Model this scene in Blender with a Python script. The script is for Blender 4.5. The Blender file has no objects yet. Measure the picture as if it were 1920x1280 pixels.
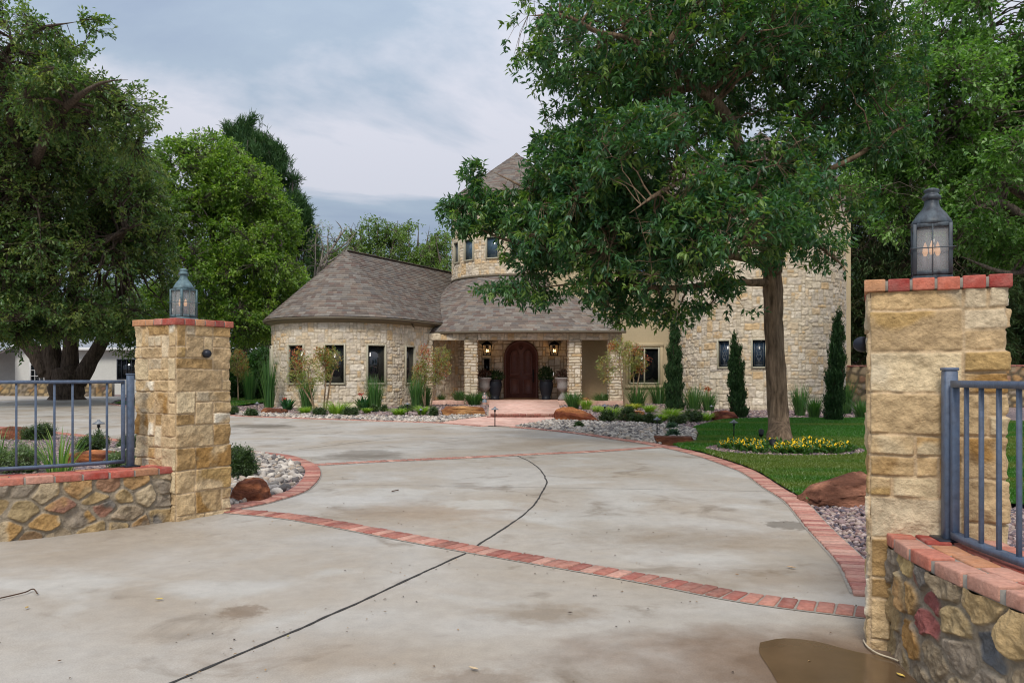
import bpy, bmesh, math, random
import numpy as np
from mathutils import Vector
C = bpy.context.scene.collection
SC = bpy.context.scene
PI = math.pi
EYE = 1.3
F = 1500.0          # focal length in pixels of the 1920 px wide photograph
HX, HY = 960.0, 707.0
# ------------------------------------------------------------------ camera, sky, sun, exposure
cam = bpy.data.objects.new('camera', bpy.data.cameras.new('camera'))
C.objects.link(cam)
cam.location = (0, 0, EYE)
cam.rotation_euler = (PI / 2, 0, 0)
cam.data.sensor_width = 36
cam.data.lens = F / 1920 * 36
cam.data.shift_y = (HY - 640) / 1920
cam.data.clip_end = 5000
cam.data.clip_start = 0.05
SC.camera = cam
SC.view_settings.view_transform = 'Standard'
SC.view_settings.look = 'None'
SC.view_settings.gamma = 1
SC.view_settings.exposure = 0.0
SC.cycles.max_bounces = 10
SC.cycles.diffuse_bounces = 7
SC.cycles.filter_width = 1.1
SC.cycles.transparent_max_bounces = 6

SUN_EL, SUN_AZ = math.radians(48), math.radians(192)   # azimuth from +Y clockwise: behind the camera, slightly left
world = bpy.data.worlds.new("World")
SC.world = world
world.use_nodes = True
wt = world.node_tree
wt.nodes.clear()
def wn(t, **k):
    n = wt.nodes.new(t)
    for a, b in k.items():
        setattr(n, a, b)
    return n
def wmath(op, a, b=None, c=None, clamp=False):
    n = wn('ShaderNodeMath', operation=op, use_clamp=clamp)
    for i, v in enumerate((a, b, c)):
        if v is None: continue
        if isinstance(v, (int, float)): n.inputs[i].default_value = v
        else: wt.links.new(v, n.inputs[i])
    return n.outputs[0]
L_ = wt.links.new
sky = wn('ShaderNodeTexSky', sky_type='NISHITA', sun_disc=False, sun_elevation=SUN_EL, sun_rotation=SUN_AZ)
bg1 = wn('ShaderNodeBackground'); bg1.inputs[1].default_value = 0.1
L_(sky.outputs[0], bg1.inputs[0])
tc = wn('ShaderNodeTexCoord')
sp = wn('ShaderNodeSeparateXYZ'); L_(tc.outputs['Generated'], sp.inputs[0])
zz = wmath('MAXIMUM', sp.outputs[2], 0.0)
den = wmath('ADD', zz, 0.16)
cx = wmath('DIVIDE', sp.outputs[0], den); cy = wmath('DIVIDE', sp.outputs[1], den)
cb = wn('ShaderNodeCombineXYZ'); L_(cx, cb.inputs[0]); L_(cy, cb.inputs[1])
mp = wn('ShaderNodeMapping'); mp.inputs['Location'].default_value = (-14.6254, 13.8973, 4.7479); mp.inputs['Rotation'].default_value = (0, 0, -0.4)
mp.inputs['Scale'].default_value = (0.55, 1.0, 1)
L_(cb.outputs[0], mp.inputs[0])
n1 = wn('ShaderNodeTexNoise'); n1.inputs['Scale'].default_value = 0.75; n1.inputs['Detail'].default_value = 9
n1.inputs['Roughness'].default_value = 0.56; n1.inputs['Distortion'].default_value = 0.35
L_(mp.outputs[0], n1.inputs[0])
rp = wn('ShaderNodeValToRGB')
rp.color_ramp.elements[0].position = 0.43; rp.color_ramp.elements[0].color = (0.35, 0.43, 0.57, 1)
rp.color_ramp.elements[1].position = 0.585; rp.color_ramp.elements[1].color = (0.74, 0.75, 0.83, 1)
e = rp.color_ramp.elements.new(0.52); e.color = (0.44, 0.53, 0.645, 1)
L_(n1.outputs[0], rp.inputs[0])
# an overcast sky is brighter towards the zenith
g1 = wmath('POWER', zz, 1.3)
gain = wmath('MULTIPLY_ADD', g1, 1.3, 0.77)
hz = wmath('MULTIPLY', wmath('POWER', wmath('SUBTRACT', 1.0, zz), 14), 0.12)
gain2 = wmath('ADD', gain, hz)
bg2 = wn('ShaderNodeBackground')
L_(rp.outputs[0], bg2.inputs[0]); L_(gain2, bg2.inputs[1])
mx = wn('ShaderNodeMixShader'); mx.inputs[0].default_value = 0.88
L_(bg1.outputs[0], mx.inputs[1]); L_(bg2.outputs[0], mx.inputs[2])
wo = wn('ShaderNodeOutputWorld'); L_(mx.outputs[0], wo.inputs[0])

sun = bpy.data.objects.new('sun', bpy.data.lights.new('sun', 'SUN'))
sun.data.energy = 2.3
sun.data.angle = math.radians(17)
sun.data.color = (1.0, 0.93, 0.83)
sd = Vector((math.sin(SUN_AZ) * math.cos(SUN_EL), math.cos(SUN_AZ) * math.cos(SUN_EL), math.sin(SUN_EL)))
sun.rotation_euler = sd.to_track_quat('Z', 'Y').to_euler()
C.objects.link(sun)

# ------------------------------------------------------------------ helpers
R = np.random.default_rng(7)
def gz(y):
    return 0.01 * np.clip(np.asarray(y, float) - 6, 0, 30)
def gp(px, py):
    """point of the ground seen at a pixel of the photograph"""
    d = (py - HY) / F
    y = EYE / d
    if y > 6:
        y = (EYE + 0.06) / (d + 0.01)
        if y > 36: y = 1.0 / d
    return np.array([(px - HX) / F * y, y, float(gz(y))])
def W(px, py, y):
    """point at distance y (metres) seen at a pixel of the photograph"""
    return np.array([(px - HX) / F * y, y, EYE + (HY - py) / F * y])
def unit(v):
    v = np.asarray(v, float)
    return v / (np.linalg.norm(v, axis=-1, keepdims=True) + 1e-12)
def hsh(i, s=0):
    i = (i.astype(np.int64) * 374761393 + s * 668265263) & 0xffffffff
    i = ((i ^ (i >> 13)) * 1274126177) & 0xffffffff
    return ((i ^ (i >> 16)) & 0xffffff) / float(0xffffff)
def vnoise(p, s=0):
    p = np.asarray(p, float)
    i = np.floor(p).astype(np.int64); f = p - i; f = f * f * (3 - 2 * f)
    r = 0
    for a in (0, 1):
        for b in (0, 1):
            for c in (0, 1):
                h = hsh((i[..., 0] + a) * 73856093 ^ (i[..., 1] + b) * 19349663 ^ (i[..., 2] + c) * 83492791, s)
                w = (f[..., 0] if a else 1 - f[..., 0]) * (f[..., 1] if b else 1 - f[..., 1]) * (f[..., 2] if c else 1 - f[..., 2])
                r = r + h * w
    return r
def fbm(p, o=4, s=0, g=0.5):
    r, a, t = 0, 1.0, 0.0
    p = np.asarray(p, float)
    for k in range(o):
        r = r + a * vnoise(p * 2 ** k, s + k); t += a; a *= g
    return r / t
def lin(r, g, b):
    f = lambda c: ((c / 255 + 0.055) / 1.055) ** 2.4 if c > 10 else c / 255 / 12.92
    return np.array([f(r), f(g), f(b)])
def link_mesh(name, me, mat, parent, loc=None):
    if mat is not None: me.materials.append(mat)
    o = bpy.data.objects.new(name, me)
    C.objects.link(o)
    if parent is not None: o.parent = parent
    if loc is not None: o.location = loc
    return o
class MB:
    """collects vertices and faces, builds one mesh"""
    def __init__(s): s.V, s.F, s.K, s.n = [], [], [], 0
    def add(s, V, Fs, col=None):
        V = np.asarray(V, float).reshape(-1, 3)
        if not isinstance(Fs, (list, tuple)): Fs = [Fs]
        for f in Fs:
            f = np.asarray(f, int)
            if f.ndim == 1: f = f[None]
            if len(f): s.F.append(f + s.n)
        s.V.append(V); s.n += len(V)
        if col is None: col = (1, 1, 1)
        col = np.asarray(col, float)
        if col.ndim == 1: col = np.tile(col[:3], (len(V), 1))
        s.K.append(col)
        return s
    def build(s, name, mat, parent=None, smooth=False, off=None):
        V = np.concatenate(s.V); K = np.concatenate(s.K)
        if off is not None: V = V - np.asarray(off)
        else:
            q = parent
            while q is not None and q.get('_w') is None: q = q.parent
            if q is not None: V = V - np.array(q['_w'])
        me = bpy.data.meshes.new(name)
        me.vertices.add(len(V)); me.vertices.foreach_set('co', V.astype(np.float32).ravel())
        idx = np.concatenate([f.ravel() for f in s.F]); tot = np.concatenate([np.full(len(f), f.shape[1]) for f in s.F])
        st = np.concatenate([[0], np.cumsum(tot)[:-1]])
        me.loops.add(len(idx)); me.loops.foreach_set('vertex_index', idx.astype(np.int32))
        me.polygons.add(len(tot)); me.polygons.foreach_set('loop_start', st.astype(np.int32))
        me.polygons.foreach_set('loop_total', tot.astype(np.int32))
        if smooth: me.polygons.foreach_set('use_smooth', np.ones(len(tot), bool))
        me.update(calc_edges=True)
        a = me.color_attributes.new('col', 'FLOAT_COLOR', 'POINT')
        a.data.foreach_set('color', np.c_[K, np.ones(len(K))].astype(np.float32).ravel())
        return link_mesh(name, me, mat, parent)
_bc = {}
def bevbox(sx, sy, sz, b=0.004, seg=1):
    k = (round(sx, 4), round(sy, 4), round(sz, 4), b, seg)
    if k not in _bc:
        bm = bmesh.new(); bmesh.ops.create_cube(bm, size=1)
        bmesh.ops.scale(bm, vec=(sx, sy, sz), verts=bm.verts)
        if b: bmesh.ops.bevel(bm, geom=bm.edges[:], offset=b, segments=seg, affect='EDGES', profile=0.6)
        V = np.array([v.co[:] for v in bm.verts]); bm.verts.index_update()
        fs = {}
        for f in bm.faces: fs.setdefault(len(f.verts), []).append([v.index for v in f.verts])
        bm.free(); _bc[k] = (V, [np.array(v) for v in fs.values()])
    return _bc[k]
def box(mb, c, size, b=0.004, rz=0.0, col=None, axes=None, seg=1):
    V, Fs = bevbox(*size, b=b, seg=seg)
    if axes is not None: V = V @ np.array(axes)
    elif rz:
        cs, sn = math.cos(rz), math.sin(rz)
        V = np.c_[V[:, 0] * cs - V[:, 1] * sn, V[:, 0] * sn + V[:, 1] * cs, V[:, 2]]
    mb.add(V + np.asarray(c, float), Fs, col)
def box2(mb, a, b_, bev=0.004, col=None):
    a = np.array(a, float); b_ = np.array(b_, float)
    box(mb, (a + b_) / 2, tuple(np.abs(b_ - a)), bev, col=col)
def tube(mb, P, r, n=8, col=None, cap=True, jit=0.0):
    P = np.asarray(P, float); m = len(P)
    r = np.broadcast_to(np.asarray(r, float), (m,))
    T = unit(np.gradient(P, axis=0))
    up = np.array([0, 0, 1.0]) if abs(T[0][2]) < 0.9 else np.array([1.0, 0, 0])
    A = unit(np.cross(T, up)); B = np.cross(T, A)
    th = np.arange(n) / n * 2 * PI
    ring = A[:, None] * np.cos(th)[None, :, None] + B[:, None] * np.sin(th)[None, :, None]
    rr = r[:, None] * np.ones(n)
    if jit: rr = rr * (1 + jit * (vnoise(np.stack(np.broadcast_arrays(np.arange(m)[:, None] * 0.7, th[None] * 1.3, P[:, :1] * 3), -1), 5) - 0.5))
    V = (P[:, None] + ring * rr[..., None]).reshape(-1, 3)
    i = np.arange(m - 1)[:, None] * n; j = np.arange(n)[None]; k = (j + 1) % n
    q = np.stack([i + j, i + k, i + n + k, i + n + j], -1).reshape(-1, 4)
    Fs = [q[:, ::-1]]
    if cap: Fs += [np.arange(n)[None], (np.arange(n)[::-1] + (m - 1) * n)[None]]
    mb.add(V, Fs, col)
def lathe(mb, prof, c=(0, 0, 0), n=20, col=None, flute=0.0, nf=0):
    prof = np.asarray(prof, float); m = len(prof)
    th = np.arange(n) / n * 2 * PI
    rr = prof[:, 0][:, None] * (1 + (flute * np.cos(th * nf))[None] * (1 if flute else 0))
    V = np.stack([rr * np.cos(th), rr * np.sin(th), prof[:, 1][:, None] + 0 * th], -1).reshape(-1, 3) + np.asarray(c)
    i = np.arange(m - 1)[:, None] * n; j = np.arange(n)[None]; k = (j + 1) % n
    mb.add(V, [np.stack([i + j, i + k, i + n + k, i + n + j], -1).reshape(-1, 4)], col)
def extrude_poly(mb, P2, y0, y1, plane='xz', col=None):
    """closed outline (a,b) given thickness along the third axis"""
    P2 = np.asarray(P2, float); n = len(P2)
    mk = {'xz': lambda t: np.c_[P2[:, 0], np.full(n, t), P2[:, 1]], 'xy': lambda t: np.c_[P2, np.full(n, t)],
          'yz': lambda t: np.c_[np.full(n, t), P2]}[plane]
    j = np.arange(n); k = (j + 1) % n
    mb.add(np.r_[mk(y0), mk(y1)], [np.stack([j, k, k + n, j + n], -1), j[None], (j[::-1] + n)[None]], col)
def smooth_path(P, step=0.1, closed=False):
    P = np.asarray(P, float)
    Q = np.r_[[2 * P[0] - P[1]], P, [2 * P[-1] - P[-2]]]
    out = []
    for i in range(1, len(Q) - 2):
        a, b, c, d = Q[i - 1:i + 3]
        m = max(2, int(np.linalg.norm(c - b) / (step * 0.5)))
        t = np.arange(m)[:, None] / m
        out.append(0.5 * (2 * b + (c - a) * t + (2 * a - 5 * b + 4 * c - d) * t ** 2 + (3 * b - a - 3 * c + d) * t ** 3))
    out = np.concatenate(out + [P[-1:]])
    s = np.r_[0, np.cumsum(np.linalg.norm(np.diff(out, axis=0), axis=1))]
    m = max(2, int(s[-1] / step) + 1)
    u = np.linspace(0, s[-1], m)
    return np.stack([np.interp(u, s, out[:, k]) for k in range(out.shape[1])], -1)

def empty(name, loc, label=None, cat=None, group=None, rz=0, kind=None):
    o = bpy.data.objects.new(name, None); C.objects.link(o)
    o.location = [float(v) for v in loc]; o.rotation_euler = (0, 0, rz); o.empty_display_size = 0.1
    o['_w'] = [float(v) for v in loc]
    return tag(o, label, cat, group, kind)
def tag(o, label=None, cat=None, group=None, kind=None):
    if label: o['label'] = label
    if cat: o['category'] = cat
    if group: o['group'] = group
    if kind: o['kind'] = kind
    return o
def copy_tree(o, loc=None, rz=None, scale=None, label=None, parent=None):
    c = o.copy(); C.objects.link(c)
    if parent is not None: c.parent = parent
    if loc is not None: c.location = [float(v) for v in loc]
    if rz is not None: c.rotation_euler = (0, 0, rz)
    if scale is not None: c.scale = scale if hasattr(scale, '__len__') else (scale,) * 3
    if label: c['label'] = label
    for ch in list(o.children): copy_tree(ch, parent=c)
    return c

# ------------------------------------------------------------------ materials
def mat(name, base=(0.5, 0.5, 0.5), rough=0.7, var=0.15, vscale=6.0, bump=0.0, bscale=40.0, metal=0.0, attr=False,
        spec=0.4, var2=0.0, v2scale=1.0, tint=None, trans=0.0, emit=None, estr=0.0, alpha=None, bdist=0.01, coat=0.0, tamt=0.8, stretch=None):
    m = bpy.data.materials.new(name); m.use_nodes = True
    nt = m.node_tree; bs = nt.nodes['Principled BSDF']; lk = nt.links.new
    bs.inputs['Roughness'].default_value = rough
    bs.inputs['Metallic'].default_value = metal
    bs.inputs['Specular IOR Level'].default_value = spec
    if coat: bs.inputs['Coat Weight'].default_value = coat
    geo = nt.nodes.new('ShaderNodeNewGeometry')
    if attr:
        at = nt.nodes.new('ShaderNodeAttribute'); at.attribute_name = 'col'; col = at.outputs['Color']
    else:
        rg = nt.nodes.new('ShaderNodeRGB'); rg.outputs[0].default_value = (*[float(v) for v in base], 1); col = rg.outputs[0]
    vec = geo.outputs['Position']
    if stretch:
        mpn = nt.nodes.new('ShaderNodeMapping'); mpn.inputs['Scale'].default_value = stretch; lk(vec, mpn.inputs[0]); vec = mpn.outputs[0]
    def noise(sc, det=6, ro=0.6):
        n = nt.nodes.new('ShaderNodeTexNoise'); n.inputs['Scale'].default_value = sc
        n.inputs['Detail'].default_value = det; n.inputs['Roughness'].default_value = ro
        lk(vec, n.inputs['Vector']); return n.outputs['Fac']
    def vary(col, fac, amt, c2=None):
        mr = nt.nodes.new('ShaderNodeMapRange'); lk(fac, mr.inputs[0])
        mr.inputs[1].default_value = 0.3; mr.inputs[2].default_value = 0.7
        if c2 is None:
            mr.inputs[3].default_value = 1 - amt; mr.inputs[4].default_value = 1 + amt
            vm = nt.nodes.new('ShaderNodeVectorMath'); vm.operation = 'SCALE'
            lk(col, vm.inputs[0]); lk(mr.outputs[0], vm.inputs['Scale']); return vm.outputs[0]
        mr.inputs[3].default_value = 0; mr.inputs[4].default_value = amt
        mi = nt.nodes.new('ShaderNodeMix'); mi.data_type = 'RGBA'
        lk(mr.outputs[0], mi.inputs[0]); lk(col, mi.inputs[6]); mi.inputs[7].default_value = (*[float(v) for v in c2], 1)
        return mi.outputs[2]
    if tint is not None: col = vary(col, noise(v2scale * 1.7, 5), tamt, tint)
    if var: col = vary(col, noise(vscale), var)
    if var2: col = vary(col, noise(v2scale, 5), var2)
    lk(col, bs.inputs['Base Color'])
    if bump:
        b = nt.nodes.new('ShaderNodeBump'); b.inputs['Strength'].default_value = bump; b.inputs['Distance'].default_value = bdist
        lk(noise(bscale, 5, 0.65), b.inputs['Height']); lk(b.outputs[0], bs.inputs['Normal'])
    if emit is not None:
        bs.inputs['Emission Color'].default_value = (*emit, 1); bs.inputs['Emission Strength'].default_value = estr
    if trans:
        tr = nt.nodes.new('ShaderNodeBsdfTranslucent'); ms = nt.nodes.new('ShaderNodeMixShader')
        ms.inputs[0].default_value = trans
        vm = nt.nodes.new('ShaderNodeVectorMath'); vm.operation = 'MULTIPLY'; vm.inputs[1].default_value = (1.5, 1.75, 0.6)
        lk(col, vm.inputs[0]); lk(vm.outputs[0], tr.inputs[0])
        lk(bs.outputs[0], ms.inputs[1]); lk(tr.outputs[0], ms.inputs[2])
        lk(ms.outputs[0], nt.nodes['Material Output'].inputs['Surface'])
    if alpha is not None: bs.inputs['Alpha'].default_value = alpha
    return m
M = {}
M['stone'] = mat('limestone', attr=True, rough=0.9, var=0.2, vscale=42, bump=1.0, bscale=75, spec=0.2, var2=.1, v2scale=11)
M['farstone'] = mat('house_stone', attr=True, rough=0.9, var=0.12, vscale=9, bump=0.5, bscale=22, spec=0.2, bdist=0.02)
M['brick'] = mat('brick', attr=True, rough=0.9, var=0.2, vscale=34, bump=0.7, bscale=90, spec=0.2, tint=lin(190, 160, 146), v2scale=9, tamt=.3)
M['stucco'] = mat('stucco', lin(190, 174, 142), rough=0.92, var=0.06, vscale=14, bump=0.4, bscale=70, var2=0.07, v2scale=0.5, spec=0.2)
M['trim'] = mat('trim_paint', lin(142, 130, 104), rough=0.55, var=0.05)
M['wtrim'] = mat('window_trim', lin(178, 172, 150), rough=0.5, var=0.05)
M['gutter'] = mat('gutter_bronze', lin(105, 95, 78), rough=0.5, var=0.06)
M['shingle'] = mat('asphalt_shingle', attr=True, rough=0.95, var=0.12, vscale=14, bump=0.4, bscale=45, spec=0.15)
M['glass'] = mat('dark_glass', (0.008, 0.011, 0.014), rough=0.04, var=0.0, spec=0.7)
M['blueglass'] = mat('blue_glass', (0.05, 0.09, 0.13), rough=0.08, var=0.3, vscale=3, spec=0.7)
M['stained'] = mat('leaded_glass', (0.018, 0.035, 0.06), rough=0.15, var=0.5, vscale=14, spec=0.6)
M['lead'] = mat('lead_line', (0.16, 0.18, 0.2), rough=0.4, var=0.1, metal=0.3)
M['door'] = mat('dark_red_wood', lin(92, 56, 48), rough=0.45, var=0.18, vscale=10, bump=0.15, bscale=30)
M['iron'] = mat('black_iron', (0.018, 0.018, 0.02), rough=0.5, var=0.2, metal=0.4)
M['fence'] = mat('blue_grey_paint', lin(80, 97, 120), rough=0.45, var=0.22, vscale=26, bump=0.25, bscale=80, var2=0.12, v2scale=5, tint=lin(104, 92, 84), tamt=.22)
M['patina'] = mat('weathered_metal', lin(40, 42, 48), rough=0.5, metal=0.25, var=0.25, vscale=14, tint=lin(132, 150, 160), v2scale=16, bump=0.2, tamt=.3, stretch=(1, 1, .25))
M['patina2'] = mat('verdigris_metal', lin(58, 78, 86), rough=0.55, metal=0.25, var=0.2, vscale=14, tint=lin(120, 146, 150), v2scale=9, bump=0.2)
M['dkmetal'] = mat('dark_bronze', lin(42, 46, 56), rough=0.45, metal=0.4, var=0.15)
M['bulb'] = mat('candle_bulb', (0.9, 0.6, 0.35), rough=0.3, var=0, emit=(1.0, 0.5, 0.2), estr=0.4)
M['flame'] = mat('flame', (0.9, 0.6, 0.3), rough=0.5, var=0, emit=(1.0, 0.62, 0.25), estr=5.0)
M['candle'] = mat('candle_sleeve', (0.16, 0.16, 0.17), rough=0.6, var=0.1)
M['pot'] = mat('dark_blue_glaze', (0.014, 0.017, 0.024), rough=0.5, var=0.2, spec=0.25)
M['hat'] = mat('aged_aluminium', lin(118, 122, 126), rough=0.4, metal=0.5, var=0.15)
M['cast'] = mat('cast_stone', lin(140, 136, 134), rough=0.85, var=0.2, vscale=18, bump=0.3)
M['figure'] = mat('painted_plaster', attr=True, rough=0.7, var=0.12, vscale=30)
M['boulder'] = mat('sandstone', attr=True, rough=0.9, var=0.38, vscale=7, var2=.15, v2scale=30, bump=1.0, bscale=22, stretch=(1, 1, 2.2), spec=0.2, bdist=0.02)
M['bark'] = mat('bark', attr=True, rough=0.95, var=0.6, vscale=20, bump=1.0, bscale=24, spec=0.1, bdist=0.04, stretch=(1, 1, .14), var2=.25, v2scale=7)
M['leaf'] = mat('leaf', attr=True, rough=0.42, var=0.0, trans=0.35, spec=0.5)
M['needle'] = mat('needle', attr=True, rough=0.7, var=0.0, trans=0.12, spec=0.2)
M['pebble'] = mat('pebble', attr=True, rough=0.85, var=0.15, vscale=40, spec=0.2)
M['white'] = mat('white_wall', lin(205, 206, 200), rough=0.85, var=0.05)
M['whitetrim'] = mat('white_paint', lin(220, 222, 222), rough=0.6, var=0.03)
M['greyroof'] = mat('grey_roof', lin(136, 142, 150), rough=0.9, var=0.12, vscale=8)
M['mortar'] = mat('mortar', lin(140, 134, 124), rough=0.95, var=0.15, vscale=20, bump=0.4)
M['soil'] = mat('soil', lin(84, 66, 52), rough=0.95, var=0.3, vscale=20, bump=0.5)
# frosted lantern glass
def glassmat():
    m = bpy.data.materials.new('seeded_glass'); m.use_nodes = True
    nt = m.node_tree; nt.nodes.clear(); lk = nt.links.new
    d = nt.nodes.new('ShaderNodeBsdfPrincipled'); d.inputs['Base Color'].default_value = (0.62, 0.64, 0.65, 1); d.inputs['Roughness'].default_value = 0.12
    t = nt.nodes.new('ShaderNodeBsdfTransparent'); x = nt.nodes.new('ShaderNodeMixShader'); x.inputs[0].default_value = 0.22
    o = nt.nodes.new('ShaderNodeOutputMaterial')
    lk(t.outputs[0], x.inputs[1]); lk(d.outputs[0], x.inputs[2]); lk(x.outputs[0], o.inputs[0]); return m
M['lglass'] = glassmat()
STAINS = []
for px, py, rx, ry, amt, cl, sf in [(690, 851, .6, .7, .6, lin(98, 88, 74), .3), (672, 857, .8, .5, .5, lin(98, 88, 74), .3), (480, 798, .8, .7, .7, lin(92, 82, 66), .3), (512, 800, .6, .6, .6, lin(92, 82, 66), .3), (1478, 984, .2, .2, .75, lin(104, 96, 84), .15),
                              (455, 1146, .13, .14, .7, lin(116, 98, 78), .3), (1020, 1150, .34, .2, .6, lin(118, 100, 76), .6), (900, 1272, .25, .12, .6, lin(118, 100, 80), .5), (1660, 1085, .3, .28, .6, lin(108, 90, 80), .4), (1480, 1235, .8, .42, .5, lin(142, 112, 84), .8), (1300, 1010, .9, .5, .55, lin(122, 104, 80), .7),
                              (1460, 1085, .7, .35, .5, lin(128, 106, 78), .8), (800, 960, .9, .6, .5, lin(140, 116, 88), .8), (900, 945, .4, .3, .6, lin(180, 177, 168), .3), (640, 938, .45, .35, .6, lin(182, 178, 170), .3), (1570, 1250, 1.25, .55, .85, lin(104, 82, 60), .6), (1000, 830, 2.2, 1.6, .5, lin(120, 106, 88), .9), (600, 1230, .6, .3, .3, lin(140, 118, 92), .9)]:
    _p = gp(px, py); STAINS.append((_p[0], _p[1], rx, ry, amt, cl, sf))
def concrete():
    m = bpy.data.materials.new('concrete'); m.use_nodes = True
    nt = m.node_tree; bs = nt.nodes['Principled BSDF']; lk = nt.links.new
    geo = nt.nodes.new('ShaderNodeNewGeometry')
    def noise(sc, det=6, ro=0.6, dist=0.0, scl=None, loc=(0, 0, 0)):
        n = nt.nodes.new('ShaderNodeTexNoise'); n.inputs['Scale'].default_value = sc
        n.inputs['Detail'].default_value = det; n.inputs['Roughness'].default_value = ro; n.inputs['Distortion'].default_value = dist
        mp = nt.nodes.new('ShaderNodeMapping'); mp.inputs['Location'].default_value = loc
        if scl: mp.inputs['Scale'].default_value = scl
        lk(geo.outputs['Position'], mp.inputs[0]); lk(mp.outputs[0], n.inputs['Vector']); return n.outputs['Fac']
    def mr(f, a, b, c, d):
        n = nt.nodes.new('ShaderNodeMapRange'); lk(f, n.inputs[0])
        for i, v in enumerate((a, b, c, d)): n.inputs[i + 1].default_value = v
        return n.outputs[0]
    def mix(f, a, b):
        n = nt.nodes.new('ShaderNodeMix'); n.data_type = 'RGBA'; lk(f, n.inputs[0])
        for s, v in ((6, a), (7, b)):
            if hasattr(v, 'is_linked'): lk(v, n.inputs[s])
            else: n.inputs[s].default_value = (*[float(q) for q in v], 1)
        return n.outputs[2]
    c = mix(mr(noise(0.55, 6, 0.55, 0.4), 0.40, 0.62, 0, 1), lin(168, 163, 154), lin(156, 145, 129))
    c = mix(mr(noise(1.3, 7, 0.6, 0.8, loc=(4, 2, 0)), 0.57, 0.70, 0, 0.75), c, lin(112, 99, 82))
    c = mix(mr(noise(0.8, 6, 0.5, 0.6, loc=(11, 7, 0)), 0.56, 0.66, 0, 0.75), c, lin(176, 173, 165))
    def blobm(c, x, y, rx, ry, amt, colr, soft=.5):
        sx = nt.nodes.new('ShaderNodeVectorMath'); sx.operation = 'SUBTRACT'; lk(geo.outputs['Position'], sx.inputs[0]); sx.inputs[1].default_value = (x, y, 0)
        mm = nt.nodes.new('ShaderNodeVectorMath'); mm.operation = 'MULTIPLY'; lk(sx.outputs[0], mm.inputs[0]); mm.inputs[1].default_value = (1 / rx, 1 / ry, 0)
        ll = nt.nodes.new('ShaderNodeVectorMath'); ll.operation = 'LENGTH'; lk(mm.outputs[0], ll.inputs[0])
        ad = nt.nodes.new('ShaderNodeMath'); ad.operation = 'MULTIPLY_ADD'; lk(noise(3.2 / max(rx, ry), 5, .6, loc=(x, y, 0)), ad.inputs[0]); ad.inputs[1].default_value = 1.6; lk(ll.outputs['Value'], ad.inputs[2])
        return mix(mr(ad.outputs[0], 1.8 - soft, 1.8 + soft * .4, amt, 0), c, colr)
    for q in STAINS: c = blobm(c, *q)
    sp_ = mr(noise(120, 4, 0.8), 0.3, 0.7, 0.78, 1.2)
    vm = nt.nodes.new('ShaderNodeVectorMath'); vm.operation = 'SCALE'; lk(c, vm.inputs[0]); lk(sp_, vm.inputs['Scale'])
    sp2 = mr(noise(7, 7, 0.75), 0.3, 0.7, 0.87, 1.10)
    v2 = nt.nodes.new('ShaderNodeVectorMath'); v2.operation = 'SCALE'; lk(vm.outputs[0], v2.inputs[0]); lk(sp2, v2.inputs['Scale'])
    lk(v2.outputs[0], bs.inputs['Base Color'])
    lk(mr(noise(0.9, 5, 0.5, loc=(2, 9, 0)), 0.4, 0.65, 0.85, 0.5), bs.inputs['Roughness'])
    b = nt.nodes.new('ShaderNodeBump'); b.inputs['Strength'].default_value = 0.25; b.inputs['Distance'].default_value = 0.004
    lk(noise(90, 6, 0.7), b.inputs['Height']); lk(b.outputs[0], bs.inputs['Normal'])
    return m
M['concrete'] = concrete()
M['pink'] = mat('stamped_pink_concrete', lin(184, 142, 126), rough=0.8, var=0.22, vscale=7, bump=0.4, bscale=25, var2=0.12, v2scale=1.5, tint=lin(214, 184, 168))
def gravelmat(name, cols, sc):
    m = bpy.data.materials.new(name); m.use_nodes = True
    nt = m.node_tree; bs = nt.nodes['Principled BSDF']; lk = nt.links.new; bs.inputs['Roughness'].default_value = 0.9
    geo = nt.nodes.new('ShaderNodeNewGeometry')
    v = nt.nodes.new('ShaderNodeTexVoronoi'); v.inputs['Scale'].default_value = sc; lk(geo.outputs['Position'], v.inputs['Vector'])
    s = nt.nodes.new('ShaderNodeSeparateColor'); lk(v.outputs['Color'], s.inputs[0])
    r = nt.nodes.new('ShaderNodeValToRGB'); r.color_ramp.interpolation = 'CONSTANT'
    els = r.color_ramp.elements
    for i, c in enumerate(cols):
        if i < 2: e = els[i]; e.position = i / len(cols)
        else: e = els.new(i / len(cols))
        e.color = (*[float(q) for q in c], 1)
    lk(s.outputs[0], r.inputs[0]); lk(r.outputs[0], bs.inputs['Base Color'])
    b = nt.nodes.new('ShaderNodeBump'); b.inputs['Strength'].default_value = 0.9; b.inputs['Distance'].default_value = 0.02; b.invert = True
    lk(v.outputs['Distance'], b.inputs['Height']); lk(b.outputs[0], bs.inputs['Normal'])
    return m
GRAV = [lin(140, 120, 118), lin(104, 92, 96), lin(168, 152, 146), lin(122, 100, 96), lin(88, 82, 90), lin(150, 134, 124)]
WROCK = [lin(176, 168, 158), lin(150, 144, 136), lin(192, 184, 172), lin(128, 122, 116), lin(166, 152, 136), lin(104, 100, 98)]
M['gravel'] = gravelmat('purple_gravel', GRAV, 26)
M['wrock'] = gravelmat('river_rock_base', [c * 0.55 for c in WROCK], 12)
M['lawn'] = mat('lawn_base', lin(52, 92, 30), rough=0.9, var=0.3, vscale=30, var2=0.2, v2scale=0.7, bump=0.8, bscale=120, spec=0.1)
M['earth'] = mat('dry_grass_earth', lin(92, 96, 58), rough=0.95, var=0.3, vscale=3, var2=0.2, v2scale=0.2)
M['puddle'] = mat('muddy_water', lin(100, 80, 58), rough=0.16, var=0.2, vscale=2.5, spec=0.4)
M['damp'] = mat('damp_stain', lin(104, 92, 76), rough=0.35, var=0.15, vscale=5)
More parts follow.
